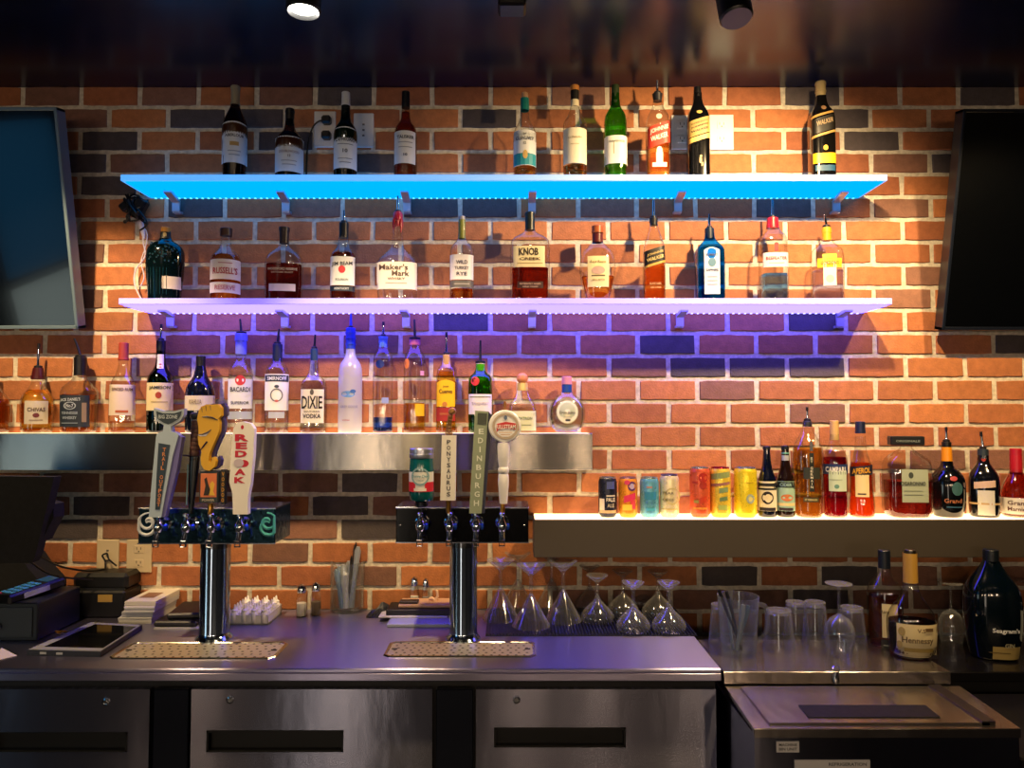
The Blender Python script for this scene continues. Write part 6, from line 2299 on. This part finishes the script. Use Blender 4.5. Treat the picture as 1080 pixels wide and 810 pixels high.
# pitcher with tongs
p = atZ(786, 697, ZI_)
m = mpp(786, 697, p.y + .05)
t = thing('clear_pitcher', 'clear plastic pitcher holding dark tongs and strainers', 'pitcher', (p.x, p.y + 22 * m, ZI_))
H = atY(786, 628, p.y + 22 * m).z - ZI_
r = 21 * m
q = MB()
q.lathe([(r * .80, 0), (r * .86, .004), (r, H * .85), (r * 1.04, H), (r * 1.01, H), (r * .96, H * .85), (r * .82, .008), (.001, .008)], 40, cap0=False, cap1=False)
q.build('pitcher_wall', glass((.90, .94, .97), .7, rough=.07, milky=.06, lit_edge=.4), t)
MB().tube(spline([(r * .98, -.01, H * .86), (r * 1.28, -.02, H * .82), (r * 1.30, -.02, H * .45), (r * .92, -.01, H * .22)], 6), .006, 10).build('pitcher_handle', glass((.90, .94, .97), .7, rough=.07, milky=.06, lit_edge=.4), t)
px_, py_, pr, pH = t.location.x, t.location.y, r, H
for i, (x0_, x1_, y_, hh, col, w_, lb_) in enumerate([
        (.3, -1.0, -.1, 1.10, '15161f', .006, 'black-handled tool leaning left out of the pitcher'),
        (.4, -.55, .2, 1.06, '20222c', .006, 'second dark tool leaning beside the left one'),
        (-.3, .2, -.3, .86, '8a94a4', .009, 'steel strainer handle upright in the pitcher'),
        (-.1, .55, .1, .82, '5c7488', .008, 'blue-grey tool in the right half of the pitcher'),
        (-.5, -.45, .3, .78, 'a8b0bc', .008, 'pale steel tool at the left wall of the pitcher')]):
    o3 = thing('bar_tool', lb_, 'bar tool', (px_ + x0_ * pr * .5, py_ + y_ * pr * .5, ZI_ + .012), 'bar tools in the pitcher')
    v = Vector(((x1_ - x0_ * .5) * pr, y_ * pr * .2, pH * hh - .012))
    MB().tube([Vector(), v * .4, v * .85, v], [w_ * .6, w_ * .5, w_, w_ * .7], 10, ).build('tool_handle', paint(col, .3, .3), o3)

GB = 'large bottles behind the ice bin'
Z_ = ZI_
p = atZ(940, 688, ZI_)
bottle(934.5, p.y + .075, ZI_, [(690, 17), (670, 17.2), (630, 17.6), (618, 16.5), (610, 10), (604, 6), (596, 5.6)],
       'half-full amber bottle with black cap and cream side label, left of the cognac', CLEAR, (.62, .16, .04), 628, n=2.3,
       cap=(599, 580, 6, 6, '131a26'),
       labels=[(633, 668, 7.4, 'e6d6a8', [('t', 'Rare', -1, 641, 8, 3.4, '5a5034')], {'dx': 3.5}), (670, 686, 4, '14181a', [('r', 0, 676, 6, 1, 0, 'a8b0a8')], {'dx': -1})], group=GB)
bottle(962, p.y - .035, ZI_, [(693, 18), (686, 22), (672, 23.5), (655, 24), (646, 22), (637, 16), (628, 10), (620, 7.6), (612, 6.6)],
       'pear-shaped cognac bottle with gold foil neck and cream vine-printed label', ('glass', (.93, .92, .92), .4), (.10, .03, .02), 654, n=2.3, dr=.8,
       cap=(588, 579.5, 6.6, 5.6, '1b1712'), foil=(614, 583, 7, 6.8, 'c89a44'),
       labels=[(654, 689, 20.5, 'ecd9a6', [('t', 'Hennessy', 1, 671, 30, 8, '5c4428'), ('t', 'V.S', 4, 660, 8, 4, '6a4a30'), ('d', -14, 662, 3, 4.6, 'b09a5c'), ('d', -16, 676, 2.4, 4, 'b09a5c'), ('r', 2, 680.5, 28, 4, 0, '9c8444'), ('r', 12, 659, 8, 3.6, 0, '6a5230')], {'dx': 2.5})], group=GB)
bottle(1048, -.24, ZB, [(700, 22), (690, 26), (660, 27), (625, 26.5), (615, 23), (603, 14), (594, 8.6), (589, 7)],
       'big dark teal-black gin bottle with ribbed shoulders and gold strip label', ('paint', '030b12'), None, None, n=2.6, dr=.8,
       cap=(591, 579.5, 7.6, 7.4, '0c141c'),
       labels=[(676.5, 690, 13.5, 'a08c54', [('r', 0, 683, 20, .9, 0, '5c4c24')], {'dx': 7})],
       marks=[('t', "Seagram's", 6, 660, 26, 6, 'e6eaec'), ('t', 'GIN', 9, 675, 9, 4.4, 'a8a484')], group=GB)
bottle(1104, -.27, ZB, [(700, 14), (680, 16), (640, 16), (630, 14), (618, 6), (600, 5)],
       'dark bottle with white label cut off by the right edge', ('paint', '0a0d1a'), None, None, cap=(600, 588, 5.4, 5.4, '101018'),
       labels=[(645, 680, 14, 'd8dcd8', [])], group=GB)
